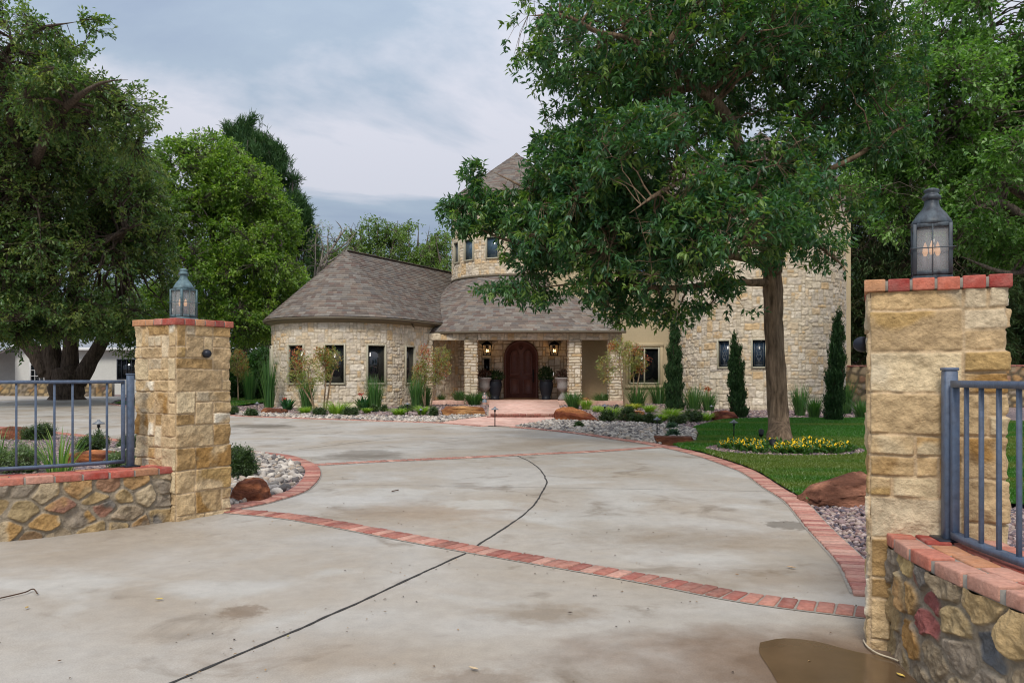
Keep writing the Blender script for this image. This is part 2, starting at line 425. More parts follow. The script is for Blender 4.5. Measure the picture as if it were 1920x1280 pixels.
M['joint'] = mat('joint_filler', (0.035, 0.032, 0.03), rough=0.9, var=0.3, vscale=30)
M['twig'] = mat('dry_leaf', attr=True, rough=0.8, var=0.2, vscale=60)
# ------------------------------------------------------------------ ground sheets
def ground_poly(mb, P, z, col=None):
    P = [tuple(map(float, p[:2])) for p in P]
    from mathutils.geometry import delaunay_2d_cdt
    ov, _, of, _, _, _ = delaunay_2d_cdt([Vector(p) for p in P], [], [list(range(len(P)))], 1, 1e-5)
    bm = bmesh.new(); vs = [bm.verts.new((v.x, v.y, 0)) for v in ov]
    for t in of:
        try: bm.faces.new([vs[i] for i in t])
        except ValueError: pass
    for yy in (6, 36):
        bmesh.ops.bisect_plane(bm, geom=bm.verts[:] + bm.edges[:] + bm.faces[:], plane_co=(0, yy, 0), plane_no=(0, 1, 0))
    bm.normal_update()
    for fc in bm.faces:
        if fc.normal.z < 0: fc.normal_flip()
    bm.verts.index_update()
    V = np.array([v.co[:] for v in bm.verts]); V[:, 2] = gz(V[:, 1]) + z
    fs = {}
    for fc in bm.faces: fs.setdefault(len(fc.verts), []).append([v.index for v in fc.verts])
    bm.free(); mb.add(V, [np.array(v) for v in fs.values()], col)
def sheet(name, P, z, m, **k):
    mb = MB(); ground_poly(mb, P, z); return tag(mb.build(name, m), **k)
def inside(P, x, y):
    P = np.asarray(P)[:, :2]; n = len(P); r = np.zeros(np.shape(x), bool)
    for i in range(n):
        x1, y1 = P[i]; x2, y2 = P[(i + 1) % n]
        if y1 == y2: continue
        c = ((y1 > y) != (y2 > y)) & (x < (x2 - x1) * (y - y1) / (y2 - y1) + x1)
        r ^= c
    return r
sheet('ground', [(-900, -30), (900, -30), (900, 2500), (-900, 2500)], -0.06, M['earth'], kind='structure')
EDGE_R = smooth_path([gp(*p)[:2] for p in [(1668, 1118), (1626, 1056), (1557, 990), (1510, 942), (1464, 914), (1430, 892), (1400, 878), (1314, 850), (1228, 832), (1180, 825), (1104, 814), (1040, 806.5), (969, 800.5)]], 0.1)
EDGE_F = smooth_path([gp(*p)[:2] for p in [(969, 800.5), (900, 798), (831, 792.5), (707, 788.5), (600, 785), (515, 782), (432, 778), (330, 768), (250, 762), (208, 757)]], 0.1)
FARL = [gp(*p)[:2] for p in [(208, 757), (215, 751), (245, 746), (250, 743), (0, 742), (-300, 742)]]
drive = np.r_[[(-30, -6), (14, -6), (14, 2.0), (4.5, 3.4), (2.2, 3.9)], EDGE_R, EDGE_F[1:], FARL[1:]]
drive = list(drive) + [(-30, FARL[-1][1] - 8)]
bed_all = [(-60, -6), (40, -6), (40, 60), (-60, 60)]
sheet('gravel_bed', bed_all, -0.03, M['gravel'], kind='structure')
sheet('driveway', drive, 0.0, M['concrete'], kind='structure')
ISL = smooth_path([gp(*p)[:2] for p in [(415, 960), (431, 957.5), (460, 952), (490, 946.5), (520, 939), (572, 922), (596.5, 900.5), (601, 884), (589, 870.6), (553, 857), (515, 851), (472, 846.6), (431, 842), (330, 834), (227, 825), (190, 820), (120, 812), (0, 801), (-200, 792)]], 0.1)
isl_poly = list(ISL) + [(-16, 12), (-16, 5.2), (-5.2, 5.55), (-4.2, 6.5), (-3.4, 7.3), (-3.0, 7.5)]
sheet('island_gravel_bed', isl_poly, 0.006, M['gravel'], kind='structure')
LAWN = [gp(*p)[:2] for p in [(1516, 944), (1464, 913), (1430, 891), (1400, 877), (1358, 863), (1314, 849), (1280, 843), (1262, 836), (1306, 830), (1312, 815), (1300, 803), (1348, 790), (1386, 787), (1479, 786), (1628, 786), (1800, 790), (2100, 796), (2300, 850), (2100, 960), (1880, 948), (1700, 943), (1620, 938)]]
sheet('lawn', LAWN, 0.03, M['lawn'], kind='structure')
LAWN2 = [gp(*p)[:2] for p in [(214, 757), (245, 749), (300, 744), (500, 744), (513, 752), (440, 762), (340, 766), (255, 761)]]
sheet('far_lawn', LAWN2, 0.03, M['lawn'], kind='structure')

BR = [lin(164, 104, 90), lin(152, 90, 78), lin(174, 120, 104), lin(144, 82, 72), lin(182, 138, 122), lin(160, 108, 94), lin(140, 90, 78)]
BRF = [lin(172, 126, 112), lin(162, 112, 98), lin(184, 142, 126), lin(156, 104, 92)]
def brickcol(pal=BR):
    return pal[R.integers(len(pal))] * R.uniform(0.85, 1.12)
def brick_line(mb, P, off, length=0.2, pitch=0.1, z=0.006, pal=BR):
    P = np.asarray(P); P = smooth_path(P, pitch)
    T = unit(np.gradient(P, axis=0)); N = np.c_[-T[:, 1], T[:, 0]]
    for p, t, n in zip(P, T, N):
        c = p + n * off
        V, Fs = bevbox(pitch * 0.9 * R.uniform(0.95, 1.03), length * R.uniform(0.96, 1.02), 0.03, b=0.006)
        V = V @ np.array([[t[0], t[1], 0], [n[0], n[1], 0], [0, 0, 1]])
        V = V + [c[0], c[1], 0]; V[:, 2] += gz(V[:, 1]) + z - 0.015 + R.uniform(-.002, .002)
        mb.add(V, Fs, brickcol(pal))
mb = MB()
brick_line(mb, EDGE_R, 0.1, z=0.018, pal=[lin(176, 126, 112), lin(166, 112, 98), lin(188, 146, 130), lin(156, 98, 88), lin(180, 134, 118)])
tag(mb.build('brick_border', M['brick']), kind='structure')
mb = MB(); brick_line(mb, ISL, 0.1, z=0.02, pal=[lin(176, 122, 106), lin(166, 106, 92), lin(186, 140, 124), lin(160, 98, 86), lin(150, 96, 84)])
tag(mb.build('brick_border', M['brick']), kind='structure')
mb = MB(); brick_line(mb, EDGE_F[8:], 0.08, z=0.015, pal=BRF)
tag(mb.build('brick_border', M['brick']), kind='structure')
B1 = [gp(*p)[:2] for p in [(420, 957), (560, 971), (800, 1014.5), (1187, 1081), (1400, 1121), (1622, 1149)]]
mb = MB(); brick_line(mb, B1, 0, z=0.012); tag(mb.build('brick_band', M['brick']), kind='structure')
B2 = [gp(*p)[:2] for p in [(592, 871.5), (720, 864.5), (860, 858.5), (1000, 851.5), (1120, 846), (1236, 838)]]
mb = MB(); brick_line(mb, B2, 0, z=0.01, pal=BRF); tag(mb.build('brick_band', M['brick']), kind='structure')
# mortar beds below the bricks
def ribbon(name, P, w, z, m, off=0.0, wob=0.0):
    P = smooth_path(P, 0.05 if wob else .15); T = unit(np.gradient(P, axis=0)); N = np.c_[-T[:, 1], T[:, 0]]
    if wob: P = P + N * ((fbm(np.c_[P * 3, 0 * P[:, 0]], 3, 4) - .5) * .03)[:, None]
    ww = w * (1 + wob * (R.random(len(P)) - 0.5))
    a = P + N * (off + ww[:, None] / 2); b = P + N * (off - ww[:, None] / 2); n = len(P)
    V = np.r_[np.c_[a, gz(a[:, 1]) + z], np.c_[b, gz(b[:, 1]) + z]]
    i = np.arange(n - 1)
    mb = MB(); mb.add(V, np.stack([i, i + n, i + n + 1, i + 1], -1)); return tag(mb.build(name, m), kind='structure')
for P, o in ((EDGE_R, .1), (ISL, .1), (B1, 0), (B2, 0)):
    ribbon('mortar_bed', P, 0.235, 0.0035, M['mortar'], o)
# expansion joints
for P, w in (([(318, 1282), (600, 1162), (873, 1037)], .017), ([(893, 1024), (985, 962), (1016, 925), (1024, 900), (1004, 872), (968, 853)], .016),
             ([(602, 908), (900, 912), (1200, 917), (1440, 921)], .006), ([(530, 846), (700, 839), (1000, 845), (1225, 846)], .006),
             ([(870, 822), (760, 820), (560, 842)], .012), ([(730, 818), (560, 812), (432, 806)], .01), ([(0, 776), (110, 780), (250, 770)], .012),
             ([(640, 800), (520, 808), (432, 804)], .01)):
    ribbon('expansion_joint', [gp(*p)[:2] for p in P], w, 0.004, M['joint'], wob=0.7)
def blob(name, px, py, rx, ry, z, m, seed=0, n=60):
    c = gp(px, py); a = np.arange(n) / n * 2 * PI
    r = 0.7 + 0.6 * fbm(np.c_[np.cos(a) * 1.3, np.sin(a) * 1.3, np.full(n, seed * 3.3)], 3, seed)
    return sheet(name, np.c_[c[0] + rx * r * np.cos(a), c[1] + ry * r * np.sin(a)], z, m, kind='structure')
pud = [(1425, 1205), (1470, 1197), (1530, 1203), (1580, 1216), (1622, 1226), (1660, 1232), (1700, 1262), (1760, 1330), (1700, 1390), (1560, 1400), (1480, 1350), (1462, 1290), (1440, 1250), (1424, 1225)]
pudw = smooth_path([gp(*p)[:2] for p in pud + pud[:1]], 0.05)[:-1]
sheet('puddle', pudw, 0.004, M['puddle'], kind='structure')
for k, (px, py, rx, ry) in enumerate([] and [(690, 851, .35, .45), (672, 856, .5, .35), (480, 798, .5, .4), (512, 800, .35, .35), (1478, 984, .12, .14), (450, 1146, .08, .1), (1660, 1085, .16, .18), (990, 1143, .2, .12), (890, 1262, .12, .07)]):
    blob('damp_patch', px, py, rx, ry, 0.005, M['damp'], k)

# walk and porch slab
W1 = [gp(*p)[:2] for p in [(826, 792), (862, 786), (916, 780.5), (1048, 780.5), (1040, 788), (969, 800.4), (900, 798)]]
sheet('walkway', W1, 0.012, M['pink'], kind='structure')
sheet('walkway_base', [(-1.0, 22.7), (1.7, 22.7), (1.7, 30.3), (-1.0, 30.3)], -0.01, M['mortar'], kind='structure')
mb = MB()
fl = 0.4
V = []
xs = [(-.66, 1.38, 22.5, .29), (-.85, 1.75, 30.25, fl)]
for a, b, y, z in xs: V += [(a, y, z), (b, y, z), (b, y, 0.05), (a, y, 0.05)]
mb.add(V, [[(0, 1, 5, 4), (1, 2, 6, 5), (3, 0, 4, 7), (0, 3, 2, 1)]])
tag(mb.build('front_walkway', M['pink']), kind='structure')
mb = MB()
for r in range(2):
    for k in range(10):
        box(mb, (-.66 + .102 + k * .204 + (r * .1 - .05), 22.47, .175 + r * .068), (.192, .06, .06), col=brickcol(BR) * .75)
tag(mb.build('brick_step', M['brick']), kind='structure')

# ------------------------------------------------------------------ masonry
def ashlar(S, H, u, seed, sizes, gap=0.012, wrap=False, warp=0.02, rd=.035):
    """random interlocking blocks; returns f(s,z)->(dist inside block edge, block id hash, local coords)"""
    rg = np.random.default_rng(seed)
    nx = max(1, int(round(S / u))); nz = max(1, int(round(H / u))); us, uz = S / nx, H / nz
    g = -np.ones((nz, nx), int); rects = []
    for j in range(nz):
        for i in range(nx):
            if g[j, i] >= 0: continue
            for _ in range(12):
                w, h = sizes[rg.integers(len(sizes))]
                if j + h > nz: continue
                ii = [(i + k) % nx for k in range(w)]
                if not wrap and i + w > nx: continue
                if (g[j:j + h][:, ii] >= 0).any(): continue
                break
            else: w = h = 1; ii = [i]
            g[j:j + h][:, ii] = -2
            for jj in range(j, j + h): g[jj, ii] = len(rects)
            rects.append((i, j, w, h))
    rects = np.array(rects, float)
    def f(s, z):
        q = np.stack([s * 3, z * 3, 0 * s + seed], -1)
        s2 = s + warp * (fbm(q * 2.2, 3, seed) - .5); z2 = z + warp * (fbm(q * 2.2 + 9, 3, seed + 5) - .5)
        if wrap: s2 = s2 % S
        i = np.clip((s2 / us).astype(int), 0, nx - 1); j = np.clip((z2 / uz).astype(int), 0, nz - 1)
        k = g[j, i]; r = rects[k]
        ds = (s2 / us - r[:, 0]) % nx if wrap else s2 / us - r[:, 0]
        a = ds * us; b = z2 - r[:, 1] * uz; w = r[:, 2] * us; h = r[:, 3] * uz
        rad = rd * (0.4 + hsh(k, 9))
        dx = np.abs(a - w / 2) - (w / 2 - rad); dz = np.abs(b - h / 2) - (h / 2 - rad)
        d = rad - (np.hypot(np.maximum(dx, 0), np.maximum(dz, 0)) + np.minimum(np.maximum(dx, dz), 0))
        return d - gap / 2, k, (a - w / 2) / w, (b - h / 2) / h
    return f
def rubble(S, H, seed, sp=0.2, gap=0.03, asp=1.25):
    rg = np.random.default_rng(seed)
    n = int(S * H / (sp * sp) * 30); c = rg.random((n, 2)) * [S, H]; keep = []; rad = sp * rg.uniform(.55, 1.15, n)
    for k in range(n):
        if all(((c[k, 0] - c[q, 0]) / asp) ** 2 + (c[k, 1] - c[q, 1]) ** 2 > (rad[k] * rad[q]) for q in keep): keep.append(k)
    c = c[keep]
    def f(s, z):
        q = np.stack([s, z, 0 * s + seed], -1)
        s2 = s + 0.075 * sp / .18 * (fbm(q * 6, 4, seed) - .5); z2 = z + 0.075 * sp / .18 * (fbm(q * 6 + 9, 4, seed + 5) - .5)
        d2 = ((s2[:, None] - c[None, :, 0]) / asp) ** 2 + (z2[:, None] - c[None, :, 1]) ** 2
        o = np.argpartition(d2, 4, axis=1)[:, :5]; dd = np.take_along_axis(d2, o, 1); oo = np.argsort(dd, axis=1)
        o = np.take_along_axis(o, oo, 1); dd = np.take_along_axis(dd, oo, 1)
        k = o[:, 0]; acc = np.zeros(len(s)); kk_ = 20 / sp
        for t in range(1, o.shape[1]):
            sep = np.hypot((c[o[:, t], 0] - c[k, 0]) / asp, c[o[:, t], 1] - c[k, 1])
            acc = acc + np.exp(-kk_ * (dd[:, t] - dd[:, 0]) / (2 * sep + 1e-6))
        dis = -np.log(acc + 1e-12) / kk_
        return dis - gap / 2, k, (s2 - c[k, 0]) / sp, (z2 - c[k, 1]) / sp
    return f
LIME = [lin(200, 176, 138), lin(190, 162, 120), lin(206, 186, 150), lin(176, 144, 98), lin(194, 168, 128), lin(186, 160, 122), lin(200, 182, 152)]
HOUSE = [lin(214, 201, 178), lin(206, 192, 168), lin(220, 209, 190), lin(202, 184, 156), lin(210, 196, 174), lin(204, 192, 174), lin(216, 202, 180), lin(206, 178, 138)]
RUB = [lin(162, 142, 106), lin(170, 150, 114), lin(150, 134, 110), lin(168, 134, 92), lin(146, 108, 90), lin(166, 148, 124), lin(144, 132, 116), lin(170, 146, 106), lin(180, 162, 132), lin(166, 128, 78), lin(156, 120, 94)]
def wall_sheet(mb, mapf, s0, s1, z0, z1, res, lay, pal, mcol, relief=0.02, edge=0.02, rough=0.008, holes=(), var=0.14, seed=0, patch=0.35, closed=False, second=None, rmul=1.0, lay_z0=None, special=()):
    """grid over (s,z); mapf(s,z)->(pos,normal). Real relief of stones above mortar."""
    ss = np.unique(np.round(np.r_[np.linspace(s0, s1, max(2, int((s1 - s0) / res) + 1)), *[[h[0], h[1]] for h in holes]], 5))
    zs = np.unique(np.round(np.r_[np.linspace(z0, z1, max(2, int((z1 - z0) / res) + 1)), *[[h[2], h[3]] for h in holes]], 5))
    A, B = np.meshgrid(ss, zs); a, b = A.ravel(), B.ravel()
    lz = z0 if lay_z0 is None else lay_z0
    d, k, u, v = lay(a - s0, b - lz)
    P, N = mapf(a, b)
    t = np.clip(d / edge, 0, 1); t = t * t * (3 - 2 * t)
    q = P * 1.0
    n1 = fbm(q * 14 + k[:, None] * 3.1, 4, seed + 1); n2 = fbm(q * 5 + k[:, None] * 1.7, 3, seed + 2)
    face = (hsh(k, 21) - .5) * u + (hsh(k, 22) - .5) * v
    hgt = t * (relief * (0.55 + 0.6 * hsh(k, 3)) + relief * 0.7 * face) + (n1 - .5) * rough * (0.5 + 1.5 * t) + (n2 - .5) * rough * 1.5 * t
    P = P + N * hgt[:, None]
    pal = np.array(pal); c = pal[(hsh(k, 4) * len(pal)).astype(int) % len(pal)] * (1 + var * (hsh(k, 5) - .5) * 2)[:, None]
    w = np.clip((n2 - .48) * 8, 0, 1)[:, None] * patch * 2 * (hsh(k, 6) > .35)[:, None]
    c2 = pal[(hsh(k, 7) * len(pal)).astype(int) % len(pal)] * 0.9
    if second is not None:
        c2 = np.where((hsh(k, 8) > .45)[:, None], np.array(second)[(hsh(k, 10) * len(second)).astype(int) % len(second)], c2)
    c = c * (1 - np.clip(w, 0, 1)) + c2 * np.clip(w, 0, 1)
    for (s_, z_, cc_) in special:
        kk = lay(np.array([s_ - s0]), np.array([z_ - lz]))[1][0]; c[k == kk] = np.asarray(cc_)
    c = c * (0.74 + 0.52 * n1)[:, None]
    mcol = np.asarray(mcol)
    if rmul != 1.0: pass
    c = mcol[None] * (0.85 + .3 * n1)[:, None] * (1 - t[:, None]) + c * t[:, None]
    ni = len(ss); i = np.arange(ni - 1)[None]; j = np.arange(len(zs) - 1)[:, None] * ni
    Q = np.stack([j + i, j + i + 1, j + i + 1 + ni, j + i + ni], -1).reshape(-1, 4)
    cs = (a[Q[:, 0]] + a[Q[:, 2]]) / 2; cz = (b[Q[:, 0]] + b[Q[:, 2]]) / 2
    keep = np.ones(len(Q), bool)
    for h in holes: keep &= ~((cs > h[0]) & (cs < h[1]) & (cz > h[2]) & (cz < h[3]))
    mb.add(P, Q[keep], c)
def square_map(c, w, ang, r=0.02, d=None):
    """perimeter of a square post with rounded corners; s=0 at the corner c going along direction ang"""
    d = d or w
    e1 = np.array([math.cos(ang), math.sin(ang), 0]); e2 = np.array([-math.sin(ang), math.cos(ang), 0]); ez = np.array([0, 0, 1.0])
    L = [w, d, w, d]; cum = np.cumsum([0] + L)
    def f(s, z):
        s = s % cum[-1]; k = np.searchsorted(cum, s, side='right') - 1; k = np.clip(k, 0, 3); t = s - cum[k]
        Lk = np.array(L)[k]
        px = np.select([k == 0, k == 1, k == 2, k == 3], [t, w + 0 * t, w - t, 0 * t]); py = np.select([k == 0, k == 1, k == 2, k == 3], [0 * t, t, d + 0 * t, d - t])
        nx = np.select([k == 0, k == 1, k == 2, k == 3], [0 * t, 1 + 0 * t, 0 * t, -1 + 0 * t]); ny = np.select([k == 0, k == 1, k == 2, k == 3], [-1 + 0 * t, 0 * t, 1 + 0 * t, 0 * t])
        # round corners
        qx = np.clip(px, r, w - r); qy = np.clip(py, r, d - r); dx, dy = px - qx, py - qy; l = np.hypot(dx, dy)
        cor = l > r * 1.0001
        nx = np.where(cor, dx / (l + 1e-9), nx); ny = np.where(cor, dy / (l + 1e-9), ny)
        px = np.where(cor, qx + nx * r, px); py = np.where(cor, qy + ny * r, py)
        P = np.asarray(c)[None] + px[:, None] * e1 + py[:, None] * e2; P[:, 2] = z
        return P, nx[:, None] * e1 + ny[:, None] * e2
    return f
SZ = [(2, 1), (3, 1), (1, 1), (2, 2), (3, 2), (4, 1), (4, 2), (1, 2), (3, 1), (2, 1), (2, 2), (5, 2)]
def pillar(c, ang, w, ztop, label, seed, ncap):
    t = empty('gate_pillar', (c[0], c[1], 0), label, 'pillar')
    mb = MB()
    wall_sheet(mb, square_map(c, w, ang), 0, 4 * w, -0.05, ztop - .06, 0.0048, ashlar(4 * w, ztop, 0.1, seed, SZ, gap=.007, wrap=True, warp=.018, rd=.010), LIME, lin(196, 172, 138), relief=.011, edge=.007, rough=.019, seed=seed, patch=.6, var=.14, second=[lin(160, 124, 74), lin(178, 148, 98), lin(216, 204, 180), lin(222, 212, 190), lin(206, 190, 160)])
    mb.build('stone_shaft', M['stone'], t, smooth=True)
    e1 = np.array([math.cos(ang), math.sin(ang), 0]); e2 = np.array([-math.sin(ang), math.cos(ang), 0]); ax = np.array([e1, e2, [0, 0, 1.0]])
    cap = MB(); o = .028; n = ncap; L = w + 2 * o; p = L / n
    c0 = np.array([c[0], c[1], 0]) - o * (e1 + e2)
    def cb(x, y, sx, sy):
        box(cap, c0 + e1 * x + e2 * y + [0, 0, ztop - .03 + R.uniform(-.002, .002)], (sx - .011, sy - .011, .058 * R.uniform(.96, 1.05)), .006, col=R.choice([0, 1]) * 0 + brickcol([lin(176, 76, 64), lin(156, 60, 54), lin(186, 100, 78), lin(196, 142, 100), lin(148, 62, 58), lin(190, 124, 108)]), axes=ax, seg=2)
    for k in range(n):
        cb((k + .5) * p, .1, p, .2); cb((k + .5) * p, L - .1, p, .2)
    m = max(1, int(round((L - .4) / p))); q = (L - .4) / m
    for k in range(m):
        cb(.1, .2 + (k + .5) * q, .2, q); cb(L - .1, .2 + (k + .5) * q, .2, q)
    b = cap.build('brick_cap', M['brick'], t)
    mo = MB(); box(mo, c0 + e1 * L / 2 + e2 * L / 2 + [0, 0, ztop - .032], (L - .02, L - .02, .046), .003, axes=ax)
    mo.build('cap_mortar', M['mortar'], t)
    return t
# left pillar: the corner nearest the camera, faces turned
LA = math.atan2(.8525, .523); LC = np.array([-3.0, 7.14, 0])
pillar(LC, LA, .59, 1.83, 'tan limestone gate pillar with a brick cap at the left end of the opening, thin round fence post beside it', 11, 6)
RA = math.atan2(-.409, .913); RC = np.array([1.715, 3.84, 0])
pillar(RC, RA, .565, 1.765, 'large limestone gate pillar with a brick cap rising beside the muddy puddle', 23, 6)
def pcenter(c, ang, w):
    e1 = np.array([math.cos(ang), math.sin(ang)]); e2 = np.array([-math.sin(ang), math.cos(ang)])
    return np.asarray(c)[:2] + (e1 + e2) * w / 2
def lantern(c, ang, z, w, H, label, m):
    t = empty('pillar_lantern', (0, 0, 0), label, 'lantern', 'post lanterns on the gate pillars')
    h0, h1 = .035, H * .60
    mb = MB()
    lathe(mb, [(w * .95, 0), (w * .93, .008), (w * .72, .02), (w * .7, .03)], n=4)
    b = mb.build('base', m, t); b.rotation_euler = (0, 0, PI / 4)
    fr = MB(); hw = w / 2
    for sx in (-1, 1):
        for sy in (-1, 1): box(fr, (sx * (hw - .008), sy * (hw - .008), (h0 + h1) / 2), (.018, .018, h1 - h0), .002)
    for zc in (h0 + .008, h1 - .006):
        for k in range(4):
            a = k * PI / 2; box(fr, (math.cos(a) * (hw - .008), math.sin(a) * (hw - .008), zc), (.018, w - .034, .02), .002, rz=a)
    fr.build('frame', m, t)
    bars = MB()
    for k in range(4):
        a = k * PI / 2; x, y = math.cos(a) * (hw + .004), math.sin(a) * (hw + .004)
        box(bars, (x, y, (h0 + h1) / 2), (.005, .005, h1 - h0), .001, rz=a)
        box(bars, (x * 1.06, y * 1.06, h0 + (h1 - h0) * .52), (.005, w + .03, .005), .001, rz=a)
    bars.build('guard_bars', m, t)
    for k in range(4):
        g = MB(); a = k * PI / 2
        box(g, (math.cos(a) * (hw - .012), math.sin(a) * (hw - .012), (h0 + h1) / 2), (.003, w - .03, h1 - h0 - .02), 0, rz=a)
        g.build('glass_pane', M['lglass'], t)
    d = MB(); z0 = h1
    prof = [(w * .5, z0), (w * .54, z0 + .004), (w * .54, z0 + .014), (w * .5, z0 + .03), (w * .47, z0 + H * .075), (w * .39, z0 + H * .125), (w * .27, z0 + H * .175), (w * .21, z0 + H * .21), (w * .19, z0 + H * .25), (w * .19, z0 + H * .29), (0.001, z0 + H * .295)]
    lathe(d, prof, n=28)
    dm = d.build('dome', m, t, smooth=True)
    f = MB(); lathe(f, [(w * .19, z0 + H * .27), (w * .25, z0 + H * .285), (w * .25, z0 + H * .315), (w * .2, z0 + H * .33), (w * .17, z0 + H * .35), (w * .21, z0 + H * .365), (w * .2, z0 + H * .385), (w * .1, z0 + H * .4), (.001, z0 + H * .4)], n=24)
    f.build('finial', m, dm, smooth=True)
    for k in range(3):
        a = k * 2 * PI / 3 + .5; x, y = math.cos(a) * .032, math.sin(a) * .032
        cd = MB(); lathe(cd, [(.001, h0), (.012, h0), (.012, h0 + .1), (.001, h0 + .1)], (x, y, 0), n=10)
        cm = cd.build('candle', M['candle'], t)
        bl = MB(); lathe(bl, [(.006, h0 + .1), (.013, h0 + .12), (.011, h0 + .14), (.004, h0 + .165), (.001, h0 + .172)], (x, y, 0), n=10)
        bl.build('bulb', M['bulb'], cm, smooth=True)
    t.location = (c[0], c[1], z); t.rotation_euler = (0, 0, ang); t['_w'] = [float(c[0]), float(c[1]), float(z)]
    return t
lantern(pcenter(LC, LA, .59), LA, 1.832, .175, .49, 'greenish weathered lantern on the far pillar, its corner turned to the street', M['patina2'])
lantern(pcenter(RC, RA, .565), RA, 1.768, .172, .47, 'large dark lantern with three candle bulbs standing on the near pillar', M['patina'])
def sconce(p, ndir, label):
    t = empty('pillar_spotlight', p, label, 'wall light', 'half dome lights on the gate pillars')
    mb = MB(); n = 14
    prof = [(.001, .034), (.02, .03), (.034, .016), (.04, 0), (.04, -.018), (.036, -.02), (.036, 0), (.001, .006)]
    lathe(mb, prof, n=20)
    V = np.concatenate(mb.V); a = math.atan2(ndir[1], ndir[0])
    # squash against the wall, dome leans outward
    mb.V = [np.c_[V[:, 2] * math.cos(a) * 1.1 - V[:, 1] * math.sin(a), V[:, 2] * math.sin(a) * 1.1 + V[:, 1] * math.cos(a), V[:, 0]] + np.array(p) + np.r_[ndir[:2], 0] * .02]
    mb.build('hood', M['dkmetal'], t, smooth=True)
    b = MB(); box(b, np.array(p) + np.r_[ndir[:2], 0] * .004, (.012, .05, .07), .002, rz=a); b.build('back_plate', M['dkmetal'], t)
e1 = np.array([.523, .8525]); pn = np.array([.8525, -.523])
sp1 = LC[:2] + e1 * .3
sconce((sp1[0] + pn[0] * .02, sp1[1] + pn[1] * .02, 1.3 + 44 / 1500 * 7.4), pn, 'small round dark light fixed high on the face of the far pillar')
e2r = np.array([math.sin(-RA) * 1, 0])
ln = -np.array([math.cos(RA), math.sin(RA)]); dr = np.array([-math.sin(RA), math.cos(RA)])
sp2 = RC[:2] + dr * .28 + ln * .02
sconce((sp2[0], sp2[1], 1.3 + 62 / 1500 * 4.1), ln, 'half dome light jutting from the side of the near pillar')

# rubble garden walls with brick coping and railings
def path_map(P, base=None):
    s = np.r_[0, np.cumsum(np.linalg.norm(np.diff(P, axis=0), axis=1))]; T = unit(np.gradient(P, axis=0))
    def f(a, z):
        x = np.interp(a, s, P[:, 0]); y = np.interp(a, s, P[:, 1]); tx = np.interp(a, s, T[:, 0]); ty = np.interp(a, s, T[:, 1])
        n = unit(np.stack([ty, -tx, 0 * tx], -1)); return np.stack([x, y, z], -1), n
    return f, s[-1]
def garden_wall(front, th, h, label, seed, res=.006, sp=.155, pal=RUB, special=()):
    P = smooth_path(front, .03); f, L = path_map(P)
    t = empty('garden_wall', (P[0][0], P[0][1], 0), label, 'wall')
    mb = MB(); hh = h - .058
    wall_sheet(mb, f, 0, L, -.03, hh, res, rubble(L, hh + .03, seed, sp, gap=.012, asp=1.35), pal, lin(146, 134, 116), relief=.018, edge=.010, rough=.03, seed=seed, patch=.7, special=special, second=[lin(170, 136, 88), lin(148, 92, 78), lin(120, 114, 106), lin(196, 182, 150), lin(120, 96, 70)])
    mb.build('rubble_stonework', M['stone'], t, smooth=True)
    T = unit(np.gradient(P, axis=0)); N = np.c_[T[:, 1], -T[:, 0]]
    bk = MB(); a = P - N * .0; b = P - N * th; n = len(P); i = np.arange(n - 1)
    V = np.r_[np.c_[a - N * .01, np.full(n, hh)], np.c_[b, np.full(n, hh)], np.c_[b, np.full(n, -.05)], np.c_[a - N * .01, np.full(n, -.05)]]
    bk.add(V, [np.stack([i + k * n, i + 1 + k * n, i + 1 + (k + 1) * n, i + (k + 1) * n], -1)[:, ::-1] for k in (0, 1)] + [np.array([[0, n, 2 * n, 3 * n]]), np.array([[n - 1, 4 * n - 1, 3 * n - 1, 2 * n - 1]])])
    bk.build('wall_core', M['mortar'], t)
    cp = MB(); Pc = smooth_path(front, .205)
    Tc = unit(np.gradient(Pc, axis=0)); Nc = np.c_[Tc[:, 1], -Tc[:, 0]]
    rows = int(round((th + .05) / .105)); rw = (th + .05) / rows
    for r_ in range(rows):
        off = (r_ % 2) * .1
        Q = Pc if not off else (Pc[1:] + Pc[:-1]) / 2; TT = Tc[:len(Q)]; NN = Nc[:len(Q)]
        for p, tt, nn in zip(Q, TT, NN):
            cpos = p + nn * (.025 - (r_ + .5) * rw)
            box(cp, (cpos[0], cpos[1], h - .029 + R.uniform(-.003, .003)), (.192 * R.uniform(.95, 1.02), rw - .013, .058), .007, col=brickcol([lin(174, 80, 64), lin(158, 64, 54), lin(186, 112, 92), lin(196, 144, 124), lin(168, 92, 76), lin(182, 128, 92)]), axes=np.array([[tt[0], tt[1], 0], [-nn[0], -nn[1], 0], [0, 0, 1.0]]), seg=2)
    cp.build('brick_coping', M['brick'], t)
    mo = MB(); a = P + N * .012; b = P - N * (th + .012)
    V = np.r_[np.c_[a, np.full(n, hh)], np.c_[a, np.full(n, h - .01)], np.c_[b, np.full(n, h - .01)], np.c_[b, np.full(n, hh)]]
    mo.add(V, [np.stack([i + k * n, i + 1 + k * n, i + 1 + (k + 1) * n, i + (k + 1) * n], -1) for k in (0, 1, 2)]); mo.build('coping_mortar', M['mortar'], t)
    return t
FL = [(-7.6, 4.9), (-6.4, 5.25), (-5.2, 5.68), (-4.04, 6.31), (-3.5, 6.72), (-3.06, 7.16)]
garden_wall(FL, .30, .5, 'low rubble garden wall with red brick coping running out of the left side of the photo', 5)
FR = [(1.80, 3.80), (1.745, 3.5), (1.725, 3.25), (1.73, 3.0), (1.745, 2.7), (1.80, 2.2), (1.9, 1.6)]
